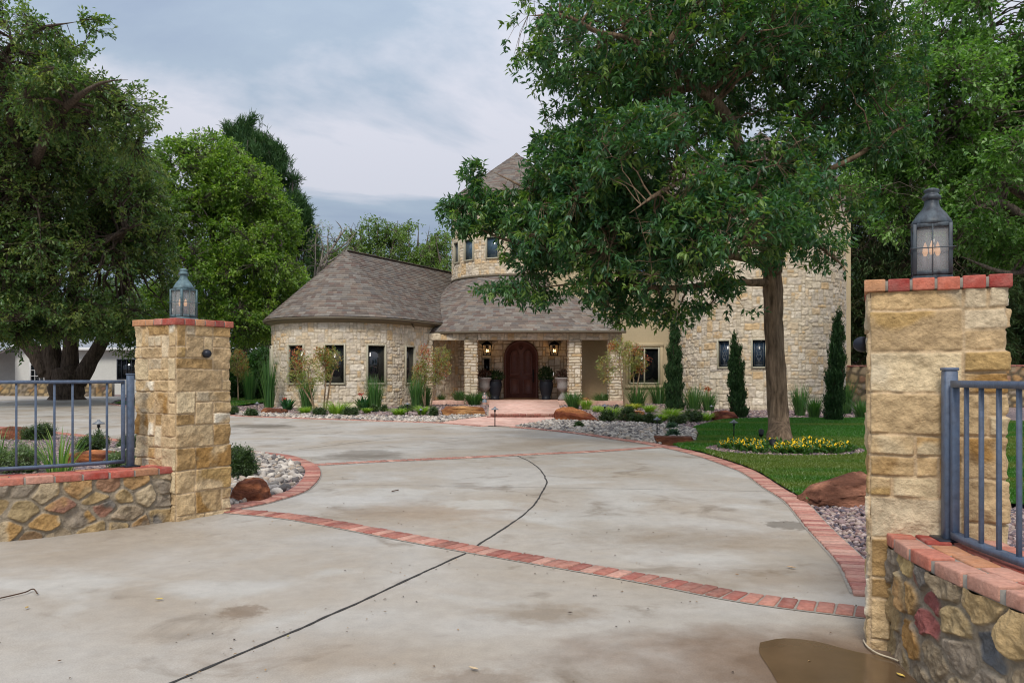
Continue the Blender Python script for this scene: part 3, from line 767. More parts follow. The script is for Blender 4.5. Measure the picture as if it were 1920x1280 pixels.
garden_wall(FR, .42, .56, 'low rubble garden wall with red brick coping beside the puddle, nearest the camera', 9, res=.0045, sp=.16, special=[(.52, .36, lin(150, 92, 88)), (.47, .25, lin(156, 96, 90)), (.9, .3, lin(104, 106, 108)), (.2, .45, lin(184, 160, 112))])
def railing(P, z0, z1, label, post_at=-1, sp=.135, postdir=0.0, gz0=.46):
    P = smooth_path(P, sp); T = unit(np.gradient(P, axis=0))
    t = empty('metal_railing', (P[0][0], P[0][1], z0), label, 'railing')
    for nm, z, hgt in (('top_rail', z1 - .015, .03), ('bottom_rail', z0 + .015, .03)):
        mb = MB(); n = len(P); N = np.c_[-T[:, 1], T[:, 0]]; w = .019
        a, b = P + N * w, P - N * w; V = np.concatenate([np.c_[q, np.full(n, zz_)] for q, zz_ in ((a, z - hgt / 2), (b, z - hgt / 2), (b, z + hgt / 2), (a, z + hgt / 2))])
        i = np.arange(n - 1)
        mb.add(V, [np.stack([i + k * n, i + 1 + k * n, i + 1 + ((k + 1) % 4) * n, i + ((k + 1) % 4) * n], -1) for k in range(4)] + [np.array([[0, n, 2 * n, 3 * n], [4 * n - 1, 3 * n - 1, 2 * n - 1, n - 1]])])
        mb.build(nm, M['fence'], t)
    ends = (0, len(P) - 1)
    for k in range(len(P)):
        a = math.atan2(T[k][1], T[k][0])
        if k == post_at % len(P):
            mb = MB(); box(mb, (P[k][0], P[k][1], (z0 + z1) / 2), (.03, .03, z1 - z0 - .002), .002, rz=a); mb.build('end_stile', M['fence'], t)
            q = P[k] + T[k] * (.062 if post_at == -1 else -.062)
            mb = MB(); box(mb, (q[0], q[1], (gz0 + z1 + .045) / 2), (.054, .054, z1 + .045 - gz0), .003, rz=a)
            ps = mb.build('post', M['fence'], t)
            cp = MB(); box(cp, (q[0], q[1], z1 + .052), (.062, .062, .014), .003, rz=a); cp.build('post_cap', M['fence'], ps)
            bp = MB(); box(bp, (q[0], q[1], gz0 + .004), (.13, .13, .01), .002, rz=a); bp.build('base_plate', M['dkmetal'], ps)
        elif 0 < k < len(P) - 1:
            mb = MB(); box(mb, (P[k][0], P[k][1], (z0 + z1) / 2), (.0165, .0165, z1 - z0 - .058), .0015, rz=a); mb.build('baluster', M['fence'], t)
railing([(-7.75, 5.1), (-6.5, 5.43), (-5.32, 5.86), (-4.2, 6.52), (-3.75, 6.86), (-3.47, 7.14)], .535, 1.275, 'blue-grey metal railing on the low wall at the left, straight bars', -1, .136, gz0=.5)
railing([(1.985, 3.585), (1.965, 3.45), (1.955, 3.25), (1.96, 3.0), (1.98, 2.7), (2.05, 2.2), (2.15, 1.6)], .578, 1.285, 'blue-grey metal railing on the near wall in front of the big pillar', 0, .125, gz0=.56)
# ------------------------------------------------------------------ roofs made of courses of shingles
SH = [lin(126, 120, 113), lin(120, 109, 101), lin(136, 129, 121), lin(117, 102, 95), lin(130, 125, 119), lin(111, 102, 96), lin(131, 119, 109), lin(116, 111, 107)]
def shingles(mb, low, high, slope_len, tab=.27, exp=.135, thick=.014):
    """low/high: polylines (same count) for the eave line and the top line of a roof surface"""
    low, high = np.asarray(low, float), np.asarray(high, float)
    nr = max(1, int(round(slope_len / exp)))
    # outward normal estimate
    mid = len(low) // 2
    for r in range(nr):
        a = low + (high - low) * (r / nr); b = low + (high - low) * min(1.0, (r + 1.25) / nr)
        sa = np.r_[0, np.cumsum(np.linalg.norm(np.diff(a, axis=0), axis=1))]; L = sa[-1]
        if L < .05: continue
        w = []; x = -R.uniform(0, tab)
        while x < L: w.append(x); x += tab * R.uniform(.55, 1.25)
        w.append(L); w = np.clip(np.array(w), 0, L); w = np.unique(w)
        u = w / L; sb = sa / L
        A = np.stack([np.interp(u, sb, a[:, k]) for k in range(3)], -1); B = np.stack([np.interp(u, sb, b[:, k]) for k in range(3)], -1)
        for i in range(len(u) - 1):
            a0, a1, b1, b0 = A[i], A[i + 1], B[i + 1], B[i]
            nn = unit(np.cross(a1 - a0, (b0 + b1) / 2 - a0)); nn = nn if nn[2] > 0 else -nn
            o = nn * (thick * R.uniform(.7, 1.3)); c = SH[R.integers(len(SH))] * R.uniform(.88, 1.1)
            mb.add([a0 + o, a1 + o, b1 + nn * .001, b0 + nn * .001, a0 - nn * .004, a1 - nn * .004], [np.array([[0, 1, 2, 3], [4, 5, 1, 0]])], c)
house = empty('stone_house', (0, 31, 0), 'cream stone house with round towers, shingled conical roofs and an arched dark red door', 'house')
def hpart(mb, name, m, parent=None, smooth=False, label=None):
    off = (0, 31, 0)
    o = mb.build(name, m, parent if parent is not None else house, smooth=smooth, off=off)
    if label: o['label'] = label
    return o
def cyl_map(c, r):
    def f(s, z):
        a = s / r; n = np.stack([np.sin(a), -np.cos(a), 0 * a], -1)
        P = np.array([c[0], c[1], 0])[None] + n * r; P[:, 2] = z; return P, n
    return f
def seg_map(p0, p1):
    """s runs from p0 to p1, normal to the right-hand side when looking along the wall -> faces the camera for walls running +x"""
    p0, p1 = np.asarray(p0, float), np.asarray(p1, float); t = unit(p1 - p0); n = np.array([t[1], -t[0]])
    def f(s, z):
        P = np.stack([p0[0] + t[0] * s, p0[1] + t[1] * s, z], -1); return P, np.tile([n[0], n[1], 0.0], (len(s), 1))
    return f, float(np.linalg.norm(p1 - p0))
HS = [(2, 1), (3, 1), (2, 1), (2, 2), (3, 2), (1, 2), (3, 1), (2, 1), (1, 1), (3, 2), (2, 2), (2, 3), (4, 2), (1, 2)]
def stone_wall(mapf, s0, s1, z0, z1, seed, holes=(), res=.024, name='wall', wrap=False, u=.125, **k):
    mb = MB()
    wall_sheet(mb, mapf, s0, s1, z0, z1, res, ashlar(s1 - s0, z1 - z0, u, seed, HS, gap=.006, warp=.07, wrap=wrap), HOUSE, lin(186, 173, 151), relief=.023, edge=.02, rough=.026, var=.08, holes=holes, seed=seed, patch=.3, second=[lin(216, 186, 142), lin(206, 196, 182)])
    return hpart(mb, name, M['farstone'], smooth=True)
def frame_window(P0, tx, n, w, h, zb, glass='glass', fw=.055, fm='wtrim', label=None, mull=0, lead=False, blinds=False, depth=.07):
    """window centred at P0 on the wall, tx along the wall, n outward"""
    tx = np.array([tx[0], tx[1], 0]); n = np.array([n[0], n[1], 0]); ax = np.array([tx, n, [0, 0, 1.0]]); P0 = np.array([P0[0], P0[1], 0.0])
    f = MB()
    for sx in (-1, 1): box(f, P0 + tx * sx * (w / 2 - fw / 2) + n * 0 + [0, 0, zb + h / 2], (fw, depth * 2, h), .006, axes=ax)
    for zc in (zb + fw / 2, zb + h - fw / 2): box(f, P0 + [0, 0, zc], (w - 2 * fw, depth * 2 - .006, fw), .006, axes=ax)
    for k in range(mull): box(f, P0 + tx * ((k + 1) / (mull + 1) - .5) * (w - fw) + [0, 0, zb + h / 2], (fw * .9, depth * 1.9, h - 2 * fw), .005, axes=ax)
    fo = hpart(f, 'window', M[fm], label=label)
    g = MB(); box(g, P0 - n * (depth * .55) + [0, 0, zb + h / 2], (w - fw, .012, h - fw), 0, axes=ax); hpart(g, 'pane', M[glass], fo)
    if blinds:
        b = MB(); 
        for k in range(int(h / .045)): box(b, P0 - n * (depth * .3) + [0, 0, zb + fw + .03 + k * .045], (w - 2 * fw, .01, .006), 0, axes=ax)
        hpart(b, 'blind_slats', M['iron'], fo)
    if lead:
        b = MB(); iw, ih = w - 2 * fw, h - 2 * fw; q = lambda u, v: P0 + tx * u * iw / 2 + n * (-depth * .42) + [0, 0, zb + h / 2 + v * ih / 2]
        r = .0065
        for s in (-1, 1):
            tube(b, [q(s * .72, -.86), q(s * .72, .86)], r, 5); tube(b, [q(-.72, s * .86), q(.72, s * .86)], r, 5)
            tube(b, [q(s * .45 * math.sin(t) , .62 - t / PI * 1.24) for t in np.linspace(0, PI, 14)], r, 5)
            tube(b, [q(s * (.1 + .25 * abs(math.sin(t * 2))), .45 - t / PI * .9) for t in np.linspace(0, PI, 18)], r, 5)
        tube(b, [q(0, -.86), q(0, -.3)], r, 5); tube(b, [q(0, .3), q(0, .86)], r, 5)
        tube(b, [q(.2 * math.cos(t), .2 * math.sin(t) * .8) for t in np.linspace(0, 2 * PI, 16)], r, 5)
        hpart(b, 'lead_lines', M['lead'], fo)
    return fo
def cyl_phi(c, r, px):
    k = (px - HX) / F; best = min(np.linspace(-1.6, 1.6, 3201), key=lambda p: abs((c[0] + r * math.sin(p)) - k * (c[1] - r * math.cos(p))) + (5 if math.sin(p) * 0 else 0))
    return float(best)
# --- round wing
WC, WR = np.array([-6.43, 31.0]), 2.75
DIRW = np.array([.474, .88]); NW = np.array([.88, -.474])
wz0, wz1 = .15, 3.38
wins = []
for px0, px1, lab in ((513.5, 522.5, 'edge'), (543, 569, 'a'), (609, 646, 'b'), (688, 722, 'c'), (751, 774.5, 'd')):
    p = cyl_phi(WC, WR, (px0 + px1) / 2) if lab != 'edge' else -1.2
    if lab == 'd': continue
    wins.append((p, .76 if lab in 'abc' else .66, 1.04, 1.44))
holes = [((p * WR) - w / 2 + .03, (p * WR) + w / 2 - .03, zb + .03, zb + h - .03) for p, w, zb, h in wins]
a1 = math.atan2(NW[0], -NW[1])   # angle where the curved end turns into the straight side
stone_wall(cyl_map(WC, WR), -1.9 * WR, a1 * WR, wz0, wz1, 31, holes, name='wing_wall')
for p, w, zb, h in wins:
    n = (math.sin(p), -math.cos(p)); tx = (math.cos(p), math.sin(p))
    frame_window(WC + WR * np.array(n) * 1.0, tx, n, w, h, zb, glass='blueglass' if p < -1.2 else 'glass')
q0 = WC + NW * WR; f, L = seg_map(q0, q0 + DIRW * 8.2)
stone_wall(f, 0, L, wz0, wz1, 32, name='wing_wall', res=.04, holes=[(.06, .64, 1.07, 2.45)])
frame_window(q0 + DIRW * .35, DIRW, NW, .64, 1.44, 1.04)
aL = -1.9
qL = WC + WR * np.array([math.sin(aL), -math.cos(aL)]); f, L = seg_map(qL + DIRW * 7.5, qL)
stone_wall(f, 0, L, wz0, wz1, 33, name='wing_wall', res=.08)
apx = np.array([WC[0], WC[1], 6.2]); re = 3.08; ez = 3.43
mb = MB()
ph = np.linspace(-2.66, a1, 70)
low = np.stack([WC[0] + re * np.sin(ph), WC[1] - re * np.cos(ph), 0 * ph + ez], -1); high = np.tile(apx, (len(ph), 1)) + unit(np.c_[np.sin(ph), -np.cos(ph), 0 * ph]) * .03 * [1, 1, 0]
SL = math.hypot(re, apx[2] - ez)
shingles(mb, low, high, SL)
top_end = apx + np.r_[DIRW, 0] * 9.0
lo0 = np.r_[WC + NW * re, ez]
k = np.linspace(0, 1, 12)[:, None]
shingles(mb, lo0 + np.r_[DIRW, 0] * 9.0 * k, apx + np.r_[DIRW, 0] * 9.0 * k, SL)
lo1 = np.r_[WC - NW * re, ez]
shingles(mb, lo1 + np.r_[DIRW, 0] * 9.0 * (1 - k), apx + np.r_[DIRW, 0] * 9.0 * (1 - k), SL)
wr = hpart(mb, 'wing_roof', M['shingle'])
mb = MB()
for kk in range(28):
    c = apx + np.r_[DIRW, 0] * (kk + .5) * .32 + [0, 0, .012]
    box(mb, c, (.26, .335, .02), .003, rz=-math.atan2(DIRW[0], DIRW[1]), col=SH[kk % 8])
hpart(mb, 'ridge_cap', M['shingle'], wr)
def band(path, prof, name, m, parent=None, closed=False):
    """sweep a profile (outward offset, z) along a horizontal path"""
    P = np.asarray(path, float)[:, :2]; T = unit(np.gradient(P, axis=0)); N = np.c_[T[:, 1], -T[:, 0]]; n = len(P)
    V = np.concatenate([np.c_[P + N * o, np.full(n, z)] for o, z in prof]); m_ = len(prof); i = np.arange(n - 1)
    mb = MB(); mb.add(V, [np.stack([i + k * n, i + 1 + k * n, i + 1 + ((k + 1) % m_) * n, i + ((k + 1) % m_) * n], -1) for k in range(m_)] + [np.array([[k * n for k in range(m_)]]), np.array([[k * n + n - 1 for k in range(m_)]])])
    return hpart(mb, name, m, parent)
eav = np.stack([WC[0] + 2.99 * np.sin(ph), WC[1] - 2.99 * np.cos(ph)], -1)
eav = np.r_[eav, [eav[-1] + DIRW * t for t in (2, 4, 8)]]
GUT = [(0, ez - .02), (.1, ez - .02), (.1, ez - .06), (.08, ez - .09), (.03, ez - .12), (0, ez - .12)]
band(eav, GUT, 'gutter', M['gutter'], wr)
wal = np.stack([WC[0] + 2.74 * np.sin(ph), WC[1] - 2.74 * np.cos(ph)], -1)
wal = np.r_[wal, [wal[-1] + DIRW * t for t in (2, 4, 8)]]
band(wal, [(.0, ez - .07), (.28, ez - .07), (.28, ez - .1), (.07, ez - .12), (.07, ez - .2), (.0, ez - .2)], 'soffit', M['trim'], wr)

# --- entrance tower behind the porch
TC, TR = np.array([.2, 36.0]), 2.88
tw = []
for px, wpx in ((857, .5), (880, .62), (923.5, .62), (971, .62), (1030, .62), (1066, .62)):
    tw.append((cyl_phi(TC, TR, px), .6, 6.22, .95))
holes = [(p * TR - w / 2 + .03, p * TR + w / 2 - .03, zb + .03, zb + h - .03) for p, w, zb, h in tw]
stone_wall(cyl_map(TC, TR), -PI * TR, PI * TR, 4.9, 8.95, 41, holes, name='tower_wall')
for p, w, zb, h in tw:
    n = (math.sin(p), -math.cos(p)); frame_window(TC + TR * np.array(n), (math.cos(p), math.sin(p)), n, w, h, zb, glass='blueglass')
ph = np.linspace(-PI, PI, 90)
band(np.stack([TC[0] + 2.87 * np.sin(ph), TC[1] - 2.87 * np.cos(ph)], -1), [(0, 8.98), (.3, 8.98), (.3, 8.9), (.16, 8.86), (.12, 8.72), (0, 8.7)], 'cornice', M['trim'])
def cone(c, r, z0, z1, name):
    mb = MB(); ph = np.linspace(-PI, PI, 90)
    shingles(mb, np.stack([c[0] + r * np.sin(ph), c[1] - r * np.cos(ph), 0 * ph + z0], -1), np.stack([c[0] + .03 * np.sin(ph), c[1] - .03 * np.cos(ph), 0 * ph + z1], -1), math.hypot(r, z1 - z0), tab=.28)
    o = hpart(mb, name, M['shingle']); mb = MB(); lathe(mb, [(.12, z1 - .1), (.07, z1 - .0), (.001, z1 + .05)], (c[0], c[1], 0), 12); hpart(mb, 'roof_cap', M['gutter'], o); return o
cone(TC, 3.2, 8.98, 11.35, 'tower_roof')
# --- porch roof: straight front, curling round the tower on the left, hipped on the right
ex, etop = 5.9, 5.5
th = np.linspace(-1.75, 0, 26)
lowL = np.r_[np.stack([TC[0] + ex * np.sin(th), TC[1] - ex * np.cos(th)], -1), [[.2 + t, 30.1] for t in np.linspace(.3, 4.1, 14)]]
topL = np.r_[np.stack([TC[0] + 2.88 * np.sin(th), TC[1] - 2.88 * np.cos(th)], -1), [[.2 + t * 1.15 / 4.1, 33.12] for t in np.linspace(.3, 4.1, 14)]]
mb = MB(); SP = math.hypot(ex - 2.88, etop - 3.05)
shingles(mb, np.c_[lowL, np.full(len(lowL), 3.05)], np.c_[topL, np.full(len(topL), etop)], SP)
k = np.linspace(0, 1, 8)[:, None]
shingles(mb, np.array([4.3, 30.1, 3.05]) + k * [0, 4, 0], np.array([1.35, 33.12, etop]) + k * [0, 1, 0], SP)
pr = hpart(mb, 'porch_roof', M['shingle'])
gl = np.r_[lowL[6:], [[4.3, 30.1]]][:-1]
gz_ = 3.05
band(gl + 0, [(-.06, gz_ - .01), (.03, gz_ - .01), (.03, gz_ - .05), (.0, gz_ - .09), (-.06, gz_ - .09)], 'gutter', M['gutter'], pr)
# flashing at the foot of the tower
band(np.stack([TC[0] + 2.9 * np.sin(np.linspace(-1.8, 1.2, 50)), TC[1] - 2.9 * np.cos(np.linspace(-1.8, 1.2, 50))], -1), [(0, 5.6), (.05, 5.55), (.05, 5.5), (0, 5.48)], 'flashing', M['gutter'], pr)
# porch columns and beam
def post(cx_, cy_, w, z0, z1, seed, name='column'):
    mb = MB(); mp_ = square_map((cx_ - w / 2, cy_ - w / 2, 0), w, 0, r=.03)
    wall_sheet(mb, mp_, 0, 4 * w, z0, z1, .026, ashlar(4 * w, z1 - z0, .115, seed, [(2, 1), (3, 1), (2, 2), (1, 1), (4, 1)], gap=.008, wrap=True, warp=.05), HOUSE, lin(150, 132, 106), relief=.03, edge=.026, rough=.02, seed=seed)
    return hpart(mb, name, M['farstone'], smooth=True)
post(-3.34, 31.25, .5, .15, 2.76, 51); post(-1.58, 30.95, .48, .15, 2.76, 52); post(2.4, 30.75, .48, .15, 2.76, 53); post(3.95, 30.75, .5, .15, 2.76, 54)
f, L = seg_map((-3.6, 31.02), (-1.3, 30.7)); stone_wall(f, 0, L, 2.72, 3.0, 55, name='porch_beam')
f, L = seg_map((-1.3, 30.52), (4.2, 30.52)); stone_wall(f, 0, L, 2.72, 3.0, 56, name='porch_beam')
mb = MB(); box2(mb, (-1.3, 30.56, 2.715), (4.2, 30.98, 3.0)); box2(mb, (-3.3, 31.25, 2.9), (4.2, 33.6, 2.96)); hpart(mb, 'porch_ceiling', M['trim'])
mb = MB(); box2(mb, (-3.6, 31.0, .05), (-1.75, 33.5, .398)); box2(mb, (-1.75, 30.35, .05), (4.25, 33.5, .4)); hpart(mb, 'porch_floor', M['pink'])
# porch back wall with the arched door
DX, DY = .375, 33.0
def arch_pts(w, z0, z1, cx_=DX, n=24):
    r = w / 2; zc = z1 - r; return [(cx_ - r, z0)] + [(cx_ - r * math.cos(t), zc + r * math.sin(t)) for t in np.linspace(0, PI, n)] + [(cx_ + r, z0)]
f, L = seg_map((-3.6, DY), (2.75, DY))
mb = MB()
wall_sheet(mb, f, 0, L, .4, 2.92, .026, ashlar(L, 2.52, .125, 61, HS, gap=.008, warp=.06), HOUSE, lin(150, 132, 106), relief=.028, edge=.028, rough=.02, seed=61,
           holes=[(-1.14 + 3.6 - .0, -.94 + 3.6, 1.32, 2.05)])
# cut the arch
V = np.concatenate(mb.V); Q = mb.F[-1]; cc = (V[Q[:, 0]] + V[Q[:, 2]]) / 2
ax_, az_ = cc[:, 0] - DX, cc[:, 2]
ins = (np.abs(ax_) < .66) & (az_ < 2.82 - .68) | ((ax_ ** 2 + (az_ - 2.14) ** 2 < .66 ** 2) & (az_ >= 2.13))
mb.F[-1] = Q[~ins]
hpart(mb, 'porch_back_wall', M['farstone'], smooth=True)
mb = MB(); box2(mb, (2.75, 32.2, .4), (4.3, 32.35, 2.95)); box2(mb, (2.62, 32.2, .4), (2.75, 33.1, 2.95)); hpart(mb, 'stucco_wall', M['stucco'])
f, L = seg_map((-3.75, 31.4), (-3.35, 33.3)); stone_wall(f, 0, L, .15, 2.95, 62, name='porch_side_wall', res=.05)
# door
ot = arch_pts(1.42, .4, 2.83); it = arch_pts(1.2, .4, 2.72)
mb = MB(); n = len(ot); o3 = np.array([(x, 32.9, z) for x, z in ot]); i3 = np.array([(x, 32.9, z) for x, z in it]); j = np.arange(n - 1)
mb.add(np.r_[o3, i3, o3 + [0, .15, 0], i3 + [0, .15, 0]], [np.stack([j, j + 1, j + 1 + n, j + n], -1), np.stack([j + n, j + n + 1, j + 3 * n + 1, j + 3 * n], -1), np.stack([j, j + 2 * n, j + 2 * n + 1, j + 1], -1)])
door = hpart(mb, 'door', M['door'], label='arched dark red front door with panels')
mb = MB(); extrude_poly(mb, arch_pts(1.21, .42, 2.725), 32.98, 33.03); hpart(mb, 'door_leaf', M['door'], door)
def panel(pts, z):
    mb = MB(); P = np.array(pts); c = P.mean(0)
    for s, y in ((1.0, 32.955), (.84, 32.968)):
        pass
    a = np.c_[P[:, 0], np.full(len(P), 32.975), P[:, 1]]; q = (P - c) * [.86, .93] + c; b = np.c_[q[:, 0], np.full(len(P), 32.93), q[:, 1]]
    q2 = (P - c) * [.76, .88] + c; d = np.c_[q2[:, 0], np.full(len(P), 32.972), q2[:, 1]]; n = len(P); j = np.arange(n); k = (j + 1) % n
    mb.add(np.r_[a, b, d], [np.stack([j, k, k + n, j + n], -1), np.stack([j + n, k + n, k + 2 * n, j + 2 * n], -1), (j + 2 * n)[None]])
    hpart(mb, 'door_panel', M['door'], door)
for s in (-1, 1):
    cx_ = DX + s * .265
    panel([(cx_ - .2, .6), (cx_ + .2, .6), (cx_ + .2, 1.25), (cx_ - .2, 1.25)], 0)
    panel([(cx_ + .2, 1.38), (cx_ + .2, 2.12)] + [(cx_ + .2 * math.cos(t), 2.12 + .32 * math.sin(t)) for t in np.linspace(.2, PI - .2, 10)] + [(cx_ - .2, 2.12), (cx_ - .2, 1.38)], 0)
panel([(DX - .09, 2.52), (DX, 2.42), (DX + .09, 2.52), (DX, 2.58)], 0)
mb = MB(); tube(mb, [(DX + .5, 32.9, z) for z in (1.15, 1.25, 1.4, 1.55)], [.014, .012, .012, .014], 6); box2(mb, (DX + .47, 32.935, 1.1), (DX + .53, 32.96, 1.62)); hpart(mb, 'door_handle', M['iron'], door)
mb = MB(); box2(mb, (DX - .72, 32.82, .402), (DX + .72, 32.99, .44)); hpart(mb, 'threshold', mat('wood_threshold', lin(150, 110, 70)), door)
frame_window((-1.04, 33.0), (1, 0), (0, -1), .23, .74, 1.32, glass='glass', fw=.03, fm='iron')
mb = MB(); box2(mb, (1.27, 32.93, 1.42), (1.33, 32.97, 1.58)); hpart(mb, 'doorbell', M['iron'])
def porch_lantern(x, label):
    t = empty('porch_lantern', (x, 32.7, 2.2), label, 'lantern', 'lit lanterns beside the front door')
    z0, z1 = 2.2, 2.62
    fr = MB()
    for sx in (-1, 1):
        for sy in (-1, 1): tube(fr, [(x + sx * .14, 32.7 + sy * .14, z0), (x + sx * .19, 32.7 + sy * .19, z1)], .013, 4)
    box(fr, (x, 32.7, z0), (.32, .32, .03)); box(fr, (x, 32.7, z1), (.42, .42, .025))
    fr.build('frame', M['iron'], t)
    rf = MB(); lathe(rf, [(.32, z1 + .01), (.1, z1 + .13), (.05, z1 + .15), (.05, z1 + .2), (.001, z1 + .2)], (x, 32.7, 0), 4)
    V = rf.V[0]; c, s = math.cos(PI / 4), math.sin(PI / 4); d = V - [x, 32.7, 0]; rf.V[0] = np.c_[d[:, 0] * c - d[:, 1] * s, d[:, 0] * s + d[:, 1] * c, d[:, 2]] + [x, 32.7, 0]
    rf.build('roof', M['iron'], t)
    br = MB(); box2(br, (x - .05, 32.88, z0 + .1), (x + .05, 32.97, z1)); tube(br, [(x, 32.92, z1 - .1), (x, 32.85, z1 - .02), (x, 32.8, z1 + .05)], .012, 6); br.build('bracket', M['iron'], t)
    for k in range(3):
        a = k * 2.1; cx_, cy_ = x + .04 * math.cos(a), 32.7 + .04 * math.sin(a)
        cd = MB(); lathe(cd, [(.001, z0 + .015), (.014, z0 + .015), (.014, z0 + .13), (.001, z0 + .13)], (cx_, cy_, 0), 8); cm = cd.build('candle', M['candle'], t)
        fl_ = MB(); lathe(fl_, [(.008, z0 + .13), (.022, z0 + .16), (.018, z0 + .2), (.001, z0 + .25)], (cx_, cy_, 0), 8); fl_.build('flame_bulb', M['flame'], cm, smooth=True)
    l = bpy.data.objects.new('lantern_light', bpy.data.lights.new('lantern_light', 'POINT')); l.data.energy = 1.3; l.data.color = (1, .62, .3); l.data.shadow_soft_size = .05
    C.objects.link(l); l.location = (x, 32.6, 2.45)
porch_lantern(-1.02, 'lit black lantern on the porch wall above the narrow sidelight window')
porch_lantern(1.72, 'lit black lantern on the porch wall above the doorbell')

# --- main block
bx0, bx1, by0, by1, bz = 3.9, 13.55, 32.0, 42.0, 8.4
mb = MB()
def wallbox(mb, x0, x1, y, z0, z1, holes):
    xs_ = sorted({x0, x1, *[h[0] for h in holes], *[h[1] for h in holes]}); zs_ = sorted({z0, z1, *[h[2] for h in holes], *[h[3] for h in holes]})
    for i in range(len(xs_) - 1):
        for j in range(len(zs_) - 1):
            cx_, cz_ = (xs_[i] + xs_[i + 1]) / 2, (zs_[j] + zs_[j + 1]) / 2
            if any(h[0] < cx_ < h[1] and h[2] < cz_ < h[3] for h in holes): continue
            mb.add([(xs_[i], y, zs_[j]), (xs_[i + 1], y, zs_[j]), (xs_[i + 1], y, zs_[j + 1]), (xs_[i], y, zs_[j + 1])], np.array([[0, 1, 2, 3]]))
wl = [(1.5, 4.2, .1, 2.95), (4.66, 5.92, 1.02, 2.5), (5.0, 5.8, 4.8, 6.2), (12.95, 13.3, 4.3, 5.5)]
wallbox(mb, 1.5, bx1, by0, .1, bz, wl)
mb.add([(bx1, by0, .1), (bx1, by1, .1), (bx1, by1, bz), (bx1, by0, bz)], np.array([[0, 1, 2, 3]]))
mb.add([(1.5, by0, 3), (1.5, by1, 3), (1.5, by1, bz), (1.5, by0, bz)], np.array([[3, 2, 1, 0]]))
mb.add([(-2, by1, .1), (bx1, by1, .1), (bx1, by1, bz), (-2, by1, bz)], np.array([[3, 2, 1, 0]]))
hpart(mb, 'stucco_wall', M['stucco'])
frame_window((5.29, 32.0), (1, 0), (0, -1), 1.22, 1.46, 1.03, mull=1, blinds=True, fw=.06)
mb = MB(); t_ = .12
for a, b in (((4.52, 31.93, .86), (6.06, 32.02, .99)), ((4.52, 31.94, 2.52), (6.06, 32.02, 2.66)), ((4.54, 31.95, .995), (4.655, 32.02, 2.515)), ((5.925, 31.95, .995), (6.04, 32.02, 2.515))): box2(mb, a, b, .015)
hpart(mb, 'window_surround', M['stucco'])
frame_window((5.4, 32.0), (1, 0), (0, -1), .82, 1.42, 4.79, glass='blueglass', mull=1)
frame_window((13.12, 32.0), (1, 0), (0, -1), .36, 1.22, 4.29)
mb = MB()
E0, E1, F0, F1 = 1.2, 13.95, 31.6, 42.4; rx0, rx1, ry, rz_ = 6.0, 9.6, 37.0, 11.2
k = np.linspace(0, 1, 16)[:, None]; g = np.array
shingles(mb, g([E0, F0, bz]) + k * [E1 - E0, 0, 0], g([rx0, ry, rz_]) + k * [rx1 - rx0, 0, 0], 6.1)
shingles(mb, g([E1, F0, bz]) + k * [0, F1 - F0, 0], g([rx1, ry, rz_]) + k * [0, .01, 0], 5.2)
shingles(mb, g([E0, F1, bz]) + k * [0, F0 - F1, 0], g([rx0, ry, rz_]) + k * [0, .01, 0], 5.6)
mr_ = hpart(mb, 'main_roof', M['shingle'])
band([(E0, 31.7), (5, 31.7), (9, 31.7), (E1, 31.7)], [(-.4, bz - .02), (.1, bz - .02), (.1, bz - .12), (-.4, bz - .12)], 'gutter', M['gutter'], mr_)
# --- big round tower
BC, BRd = np.array([9.15, 29.5]), 2.9
bw = [(-.715, .5, 1.6, .98), (-.314, .5, 1.6, .98)]
holes = [(p * BRd - w / 2 + .03, p * BRd + w / 2 - .03, zb + .03, zb + h - .03) for p, w, zb, h in bw]
stone_wall(cyl_map(BC, BRd), -1.95 * BRd, 1.95 * BRd, .1, 7.9, 71, holes, name='tower_wall', u=.125)
for p, w, zb, h in bw:
    n = (math.sin(p), -math.cos(p)); frame_window(BC + BRd * np.array(n), (math.cos(p), math.sin(p)), n, w, h, zb, glass='stained', lead=True, fw=.05, label='small leaded glass window with a light frame')
cone(BC, 3.3, 7.9, 10.3, 'tower_roof')
ph = np.linspace(-PI, PI, 90)
band(np.stack([BC[0] + 2.92 * np.sin(ph), BC[1] - 2.92 * np.cos(ph)], -1), [(0, 7.9), (.32, 7.9), (.32, 7.84), (.1, 7.8), (0, 7.7)], 'cornice', M['trim'])
# downspout in the corner beside the wing
mb = MB(); tube(mb, [(-3.72, 29.95, 3.3), (-3.72, 30.35, 3.15), (-3.74, 30.6, 2.9), (-3.74, 30.6, .3)], .035, 8); hpart(mb, 'downspout', M['gutter'])

# garden wall right of the house
def far_wall(p0, p1, h, label, seed, res=.05, zb=.2, sp=.3, pal=RUB):
    f, L = seg_map(p0, p1); t = empty('garden_wall', (p0[0], p0[1], zb), label, 'wall'); mb = MB()
    wall_sheet(mb, f, 0, L, zb - .1, zb + h - .06, res, rubble(L, h, seed, sp), pal, lin(96, 86, 70), relief=.03, edge=.05, rough=.02, seed=seed, patch=.4)
    mb.build('rubble_stonework', M['farstone'], t, smooth=True)
    n = 0; c = MB(); T = unit(np.array(p1, float) - np.array(p0, float)); N = np.array([T[1], -T[0]])
    k = int(L / .2)
    for i in range(k):
        q = np.array(p0) + T * (i + .5) * L / k - N * .14
        box(c, (q[0], q[1], zb + h - .03), (.188, .36, .06), .006, rz=math.atan2(T[1], T[0]), col=brickcol())
    c.build('brick_coping', M['brick'], t)
    b = MB(); q = (np.array(p0) + np.array(p1)) / 2 - N * .15; box(b, (q[0], q[1], zb + (h - .08) / 2), (L, .26, h - .08), 0, rz=math.atan2(T[1], T[0])); b.build('wall_core', M['mortar'], t)
